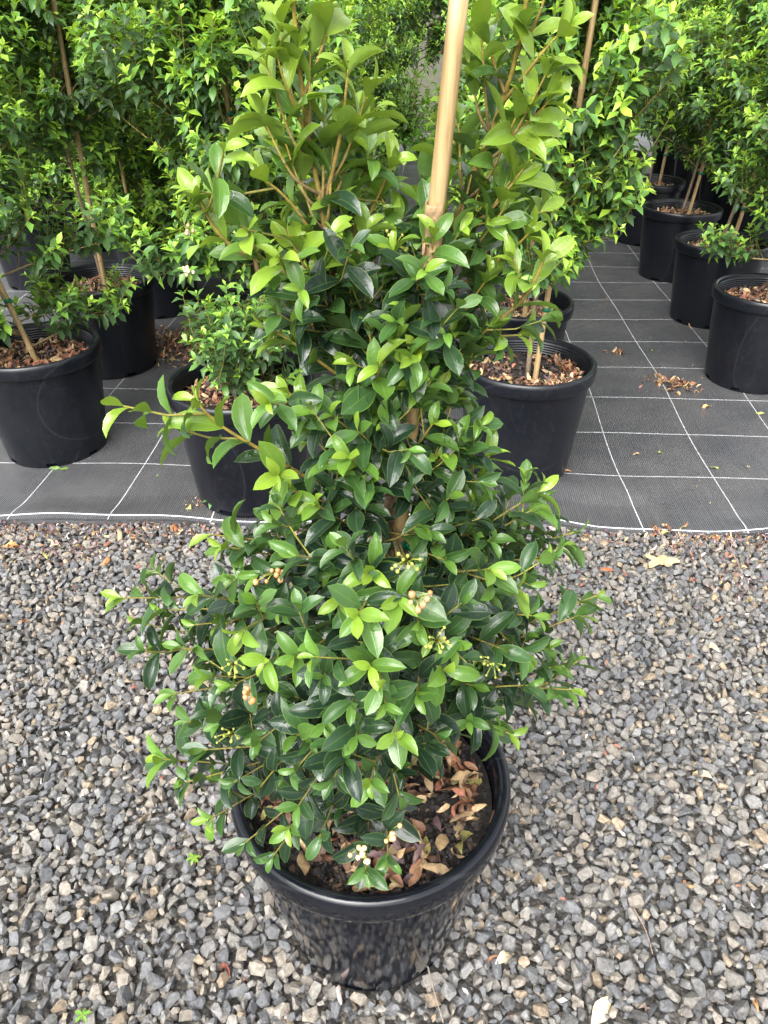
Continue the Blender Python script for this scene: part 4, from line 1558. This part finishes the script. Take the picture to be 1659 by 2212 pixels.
weed((0.22, 9.0, 0), 'tall pale green weed clump at the end of the central gap', 1, 0.85, 0.45, 0.11, (0.09, 0.19, 0.03), 34)
weed((0.62, 8.5, 0), 'broad-leaved weed right of the clump ending the central gap', 2, 0.7, 0.35, 0.12, (0.10, 0.22, 0.03), 26)
weed((0.34, 8.2, 0), 'low broad-leaved weed in front of the tall clump in the gap', 3, 0.35, 0.25, 0.09, (0.08, 0.2, 0.03), 16)
weed((-0.05, 9.6, 0), 'dark weed clump left of the tall one ending the gap', 4, 1.1, 0.5, 0.10, (0.06, 0.14, 0.03), 40)

BACK_X = [-5.0, -4.1, -3.2, -2.3, -1.4, -0.55, 0.35, 1.2, 2.1, 3.0, 3.9, 4.8, 5.7]
for i, x in enumerate(BACK_X):
    rnd = random.Random(900 + i)
    sh = thing('hedge_shrub', f'tall shrub closing the background, {ORD[i]} of its line from the left', 'shrub', (x, 10.6 + rnd.uniform(-0.3, 0.3), -0.45), 'tall shrubs closing the background')
    tm, bm_, fo = FAR_VARIANTS[i % 4]
    link('trunk', tm, sh)
    tag(link('branches', bm_, sh), kind='stuff')
    tag(link('foliage', fo, sh), kind='stuff')
    sh.rotation_euler.z = rnd.uniform(0, 6.28)
    sh.scale = (1.9, 1.9, 2.0)

# ------------------------------------------------------------------ loose leaves, twigs and litter
def place_leaf(u, v, size, az, tone, shape, label, group, cat='fallen leaf', z=0.006, tilt=0.15):
    p = on_ground(u, v, z)
    rnd = random.Random(int(u * 7 + v))
    d = unit(np.array((math.cos(az), math.sin(az), rnd.uniform(-0.04, tilt))))
    n = ortho(UP + np.array((rnd.gauss(0, .2), rnd.gauss(0, .2), 0)), d)
    l = (p - d * size * 0.5, d, n, size)
    o = link('fallen_leaf', DEAD_MESH[shape])
    o.matrix_basis = leaf_matrix(l)
    o.color = (*tone, 1)
    tag(o, label, cat, group)


ORANGE, TAN, RED, BROWN, PALE, GREEN = (0.40, 0.17, 0.07), (0.42, 0.29, 0.155), (0.20, 0.065, 0.045), (0.20, 0.10, 0.055), (0.62, 0.50, 0.32), (0.30, 0.36, 0.06)
GG, MG = 'fallen leaves on the gravel', 'fallen leaves on the mat'
for a in [
    (378, 1135, .060, 1.5, ORANGE, 4, 'orange fallen leaf standing against the mat edge left of the shrub', GG),
    (30, 1178, .062, 0.1, (0.58, 0.27, 0.10), 2, 'large orange leaf on gravel at the left picture edge near the mat', GG),
    (295, 1160, .045, 0.3, (0.58, 0.32, 0.13), 0, 'curled light orange leaf on gravel left of the orange one at the mat', GG),
    (262, 1160, .040, 1.2, TAN, 1, 'tan curled leaf in the litter by the left mat edge', GG),
    (232, 1215, .044, 0.4, ORANGE, 1, 'orange-brown leaf on gravel below the tan curled ones', GG),
    (50, 1340, .035, 1.1, (0.5, 0.25, 0.15), 2, 'small pinkish leaf on gravel at far left, level with the shrub skirt', GG),
    (300, 1225, .024, 0.2, RED, 1, 'dark red leaf scrap on gravel left of the shrub', GG),
    (1308, 1225, .052, 2.5, (0.50, 0.14, 0.06), 4, 'flat red-orange leaf on gravel right of the shrub', GG),
    (1255, 1235, .030, 0.2, RED, 3, 'thin dark red leaf beside the flat red-orange leaf', GG),
    (1345, 1235, .040, 2.2, RED, 1, 'dark red folded leaf below the flat red-orange leaf', GG),
    (1475, 1185, .046, 0.9, TAN, 0, 'tan curled leaf on gravel near the right mat edge', GG),
    (1500, 1250, .034, 0.5, (0.45, 0.18, 0.08), 2, 'small orange-brown leaf on gravel at right, below the big pale one', GG),
    (1560, 1240, .032, 0.9, (0.45, 0.2, 0.1), 3, 'orange-brown curled leaf on gravel near the right picture edge', GG),
    (1140, 1520, .052, 1.7, PALE, 3, 'narrow pale leaf on gravel just right of the lowest right twigs', GG),
    (1510, 1660, .060, 2.2, PALE, 0, 'pale narrow leaf on gravel at the right, pointed end down', GG),
    (1540, 1395, .042, 2.0, PALE, 2, 'pale leaf scrap on gravel high up near the right edge', GG),
    (1480, 1910, .034, 2.9, (0.45, 0.22, 0.1), 1, 'brown curled leaf on gravel right of the foreground pot', GG),
    (1305, 2180, .062, 0.7, PALE, 4, 'large pale leaf at the bottom picture edge right of the pot', GG),
    (1405, 2170, .040, 0.3, (0.45, 0.34, 0.28), 0, 'pale pinkish leaf at the bottom right on gravel', GG),
    (1635, 2150, .050, 1.3, (0.5, 0.27, 0.12), 3, 'narrow orange leaf in the bottom right corner', GG),
    (1095, 2065, .046, 0.5, PALE, 2, 'folded cream leaf on gravel right of the pot base', GG),
    (1060, 2060, .036, 2.8, BROWN, 3, 'thin brown leaf touching the folded cream leaf by the pot', GG),
    (490, 2075, .052, 1.9, RED, 3, 'curved dark red leaf on gravel left of the pot base', GG),
    (378, 1705 + 120, .020, 1.7, RED, 3, 'red leaf sliver on gravel left of the pot', GG),
    (735, 2145, .034, 1.7, (0.55, 0.42, 0.38), 1, 'pale curled leaf on gravel just below the pot', GG),
    (228, 1118, .026, 0.3, RED, 2, 'red-brown scrap in litter at the left mat edge', GG),
    (290, 1485, .024, 0.2, RED, 1, 'small red leaf scrap on gravel at left, halfway down', GG),
]:
    place_leaf(*a)
for a in [
    (123, 1110, .040, 0.2, (0.55, 0.5, 0.2), 2, 'yellowish leaf on the mat near its left front edge', MG),
    (140, 1010, .036, 0.8, (0.16, 0.26, 0.04), 4, 'green leaf on the white thread in front of the left pot', MG),
    (118, 1009, .038, 0.1, (0.12, 0.20, 0.05), 4, 'dull green leaf beside the green one on the white thread', MG),
    (343, 1027, .022, 0.2, (0.14, 0.26, 0.05), 2, 'tiny green leaf alone on the mat left of the low bush pot', MG),
    (226, 938, .040, 0.3, (0.16, 0.24, 0.04), 4, 'green leaf at the foot of the left pot', MG),
    (298, 841, .026, 0.2, (0.55, 0.42, 0.2), 0, 'small tan leaf on the mat behind the left pot', MG),
    (435, 774, .026, 1.3, (0.35, 0.40, 0.06), 2, 'yellow-green leaf on the mat by the brown mulch heap', MG),
    (410, 1098, .028, 0.1, (0.30, 0.30, 0.08), 1, 'olive leaf on the mat by the low bush pot', MG),
    (1220, 1016, .042, 2.9, (0.52, 0.24, 0.09), 2, 'orange leaf at the foot of the bare soil pot', MG),
    (1526, 876, .042, 2.9, (0.55, 0.28, 0.11), 2, 'orange-tan leaf on the mat below the brown leaf clump', MG),
    (1371, 977, .034, 2.6, TAN, 0, 'tan leaf on the mat right of the bare soil pot', MG),
    (1428, 976, .024, 0.3, (0.3, 0.34, 0.07), 2, 'small yellow-green leaf on the mat right of the tan one', MG),
    (1507, 1046, .024, 1.2, TAN, 3, 'small tan scrap on the mat near its right front edge', MG),
    (1545, 1007, .032, 0.1, (0.4, 0.42, 0.1), 4, 'pale yellow-green leaf on the mat at far right', MG),
    (1622, 1005, .040, 0.5, PALE, 3, 'pale split leaf on the mat at far right', MG),
    (1408, 755, .030, 1.2, (0.22, 0.32, 0.05), 2, 'green-yellow leaf on the mat between the right-hand pots', MG),
    (1310, 643, .042, 2.9, (0.45, 0.2, 0.09), 4, 'orange-brown leaf on the second visible thread behind the gap right of shrub', MG),
    (1492, 706, .034, 1.6, TAN, 1, 'tan leaf at the foot of the second right pot', MG),
    (1436, 1148, .030, 2.9, (0.5, 0.45, 0.12), 2, 'yellow leaf on the hem of the mat at right', MG),
    (1640, 890, .040, 2.7, (0.4, 0.42, 0.12), 4, 'yellow-green leaf on the mat at the right picture edge', MG),
]:
    place_leaf(*a, z=0.011)

# the big pale lobed leaf right of the shrub
m = MB()
rnd = random.Random(6)
lob = []
for k in range(40):
    a = 2 * math.pi * k / 40
    r = 0.040 * (1 + 0.28 * math.cos(5 * a) + 0.10 * math.cos(11 * a + 1)) * (1.15 if abs(math.cos(a)) > 0.7 else 0.85)
    lob.append((r * math.cos(a), r * math.sin(a) * 0.9, 0.004 * math.sin(3 * a) + 0.004 * rnd.random()))
inner = [(x * 0.5, y * 0.5, z * 0.4 + 0.004) for x, y, z in lob]
m.add(lob + inner + [(0, 0, 0.002)], [(k, (k + 1) % 40, 40 + (k + 1) % 40, 40 + k) for k in range(40)] + [(40 + k, 40 + (k + 1) % 40, 80) for k in range(40)])
m.tube([(0.03, 0.004, 0.003), (0.055, 0.01, 0.004), (0.07, 0.018, 0.006)], 0.0012, 4)
o = link('fallen_leaf', m.mesh('fallen_leaf', M_DEAD), None, tuple(on_ground(1428, 1212, 0.008)))
o.color = (0.46, 0.345, 0.20, 1)
o.scale = (0.85,) * 3
tag(o, 'large pale tan lobed leaf on gravel near the right mat edge', 'fallen leaf', GG)


def litter_patch(name, label, pts, size, seed, tones=DEAD_TONES, pile=0.012):
    rnd = random.Random(seed)
    ls = []
    w = [t[1] for t in tones]
    for x, y, z in pts:
        d = unit(np.array((rnd.gauss(0, 1), rnd.gauss(0, 1), rnd.gauss(0, 0.2))))
        nn = ortho(UP + np.array((rnd.gauss(0, .5), rnd.gauss(0, .5), 0)), d)
        L = size * rnd.uniform(0.4, 1.2)
        ls.append((np.array((x, y, z + rnd.uniform(0.002, pile))) - d * L * .5, d, nn, L, np.array(rnd.choices(tones, w)[0][0]) * rnd.uniform(.75, 1.25), rnd.randrange(5)))
    V, Q, T, U = leaf_arrays(ls, DEAD_SHAPES)
    return tag(link(name, fast_mesh(name, V, Q, T, M_DEAD, U)), label, 'leaf litter', None, 'stuff')


FINE_TONES = DEAD_TONES + [((0.30, 0.22, 0.22), 4), ((0.16, 0.10, 0.11), 4), ((0.45, 0.36, 0.34), 2), ((0.58, 0.50, 0.44), 1.2)]
rnd = random.Random(71)
pts = []
for k in range(900):
    x = rnd.choice([rnd.uniform(-1.35, -0.55), rnd.uniform(-1.35, -0.35), rnd.uniform(0.30, 1.5), rnd.uniform(0.8, 1.5), rnd.uniform(-0.4, 0.3)])
    dy = abs(rnd.gauss(0, 0.055))
    pts.append((x, mat_edge(x) - 0.008 - dy, 0.001))
for k in range(110):
    pts.append((-0.93 + rnd.gauss(0, 0.10), 1.76 + rnd.gauss(0, 0.035), 0.002))
for k in range(90):
    pts.append((0.98 + rnd.gauss(0, 0.07), 1.60 + rnd.gauss(0, 0.08), 0.002))
litter_patch('leaf_litter', 'fine dry litter strewn on gravel along the mat edge', pts, 0.022, 72, FINE_TONES)
pts = [(rnd.uniform(-1.4, 1.5), rnd.uniform(0.35, 1.8), 0.001) for k in range(260)]
pts = [p for p in pts if (p[0] - FG_POT[0]) ** 2 + (p[1] - FG_POT[1]) ** 2 > 0.19 ** 2]
litter_patch('leaf_litter', 'tiny pale and reddish scraps scattered over the open gravel', pts, 0.016, 73, [((0.62, 0.55, 0.50), 3), ((0.45, 0.33, 0.30), 2), ((0.28, 0.12, 0.075), 1.4), ((0.42, 0.31, 0.2), 1.5)], 0.004)


def heap(u, v, rx, ry, n, h, label, seed, size=0.034):
    c = on_ground(u, v)
    r = random.Random(seed)
    pts = []
    for k in range(n):
        x, y = r.gauss(0, rx), r.gauss(0, ry)
        z = h * math.exp(-(x / rx) ** 2 * 0.5 - (y / ry) ** 2 * 0.5) * r.random()
        pts.append((c[0] + x, c[1] + y, mat_height(c[0] + x, c[1] + y) + z))
    litter_patch('leaf_litter', label, pts, size, seed)


heap(395, 752, 0.13, 0.10, 800, 0.04, 'heap of brown leaf mulch on the mat between left pots', 81)
heap(1455, 836, 0.050, 0.035, 90, 0.02, 'clump of brown dead leaves on the mat, right of centre', 82, 0.036)
heap(1335, 766, 0.026, 0.015, 22, 0.01, 'small clump of dry scraps on the mat behind the bare soil pot', 83, 0.028)
heap(885, 300, 0.22, 0.10, 160, 0.012, 'brown leaves across the far end of the central gap', 84, 0.05)
heap(880, 340, 0.14, 0.08, 90, 0.012, 'brown leaves midway along the central gap', 85, 0.05)
heap(1440, 1145, 0.03, 0.006, 14, 0.006, 'red-brown scraps lying on the mat hem at right', 86, 0.03)
heap(1310, 760, 0.5, 0.9, 60, 0.001, 'scattered specks of dirt and leaf on the mat at right', 87, 0.009)
heap(440, 1100, 0.04, 0.02, 60, 0.004, 'dark spilled soil crumbs by the low bush pot', 88, 0.010)


def twig(ctrl, r, label, tone):
    m = MB()
    p = smooth_path([on_ground(*c) for c in ctrl], 10)
    m.tube(p, [r * (1 - 0.5 * i / (len(p) - 1)) for i in range(len(p))], 5, tone)
    tag(link('twig', m.mesh('twig', M_BARK)), label, 'twig', 'dry twigs on the gravel')


twig([(905, 2020, .035), (922, 2080, .012), (940, 2150, .01), (958, 2210, .01)], 0.0020, 'thin dry twig leaning on the foreground pot at bottom', (0.25, 0.21, 0.17))
twig([(1570, 1170, .012), (1600, 1230, .012), (1625, 1300, .012), (1648, 1345, .012)], 0.0016, 'long thin twig on gravel near the right mat edge', (0.28, 0.2, 0.16))
twig([(1290, 1165, .014), (1335, 1172, .012), (1380, 1180, .012)], 0.0018, 'short brown twig lying at the mat edge right of the shrub', (0.22, 0.13, 0.09))
twig([(1368, 1960, .012), (1395, 2010, .01), (1410, 2060, .01)], 0.0013, 'thin curved twig on gravel right of the foreground pot', (0.3, 0.22, 0.17))


def seedling(u, v, size, n, tone, label, z=0.002):
    p = on_ground(u, v, z)
    s = thing('seedling', label, 'seedling', tuple(p))
    st, lv = MB(), []
    st.tube([(0, 0, -0.01), (0.002, 0, size * 0.5), (0, 0, size * 0.9)], 0.0012, 5, (0.3, 0.16, 0.06))
    link('stem', st.mesh('stem', M_BARK), s)
    for k in range(n):
        a = 2 * math.pi * k / n + 0.3
        d = unit(np.array((math.cos(a), math.sin(a), 0.25)))
        l = (np.array((0, 0, size * 0.85)), d, ortho(UP, d), size, np.asarray(tone), k % 3)
        o = link('leaf', LEAF_FAR_MESH[k % 3], s)
        o.matrix_basis = leaf_matrix(l)
        o.color = (*tone, 1)


seedling(462, 1098, 0.034, 6, (0.09, 0.22, 0.07), 'small lobed seedling at the foot of the low bush pot', 0.008)
seedling(420, 1862, 0.014, 6, (0.16, 0.30, 0.04), 'tiny bright green seedling in the gravel left of the pot')
seedling(182, 2200, 0.014, 5, (0.14, 0.30, 0.04), 'tiny green seedling at the bottom picture edge')
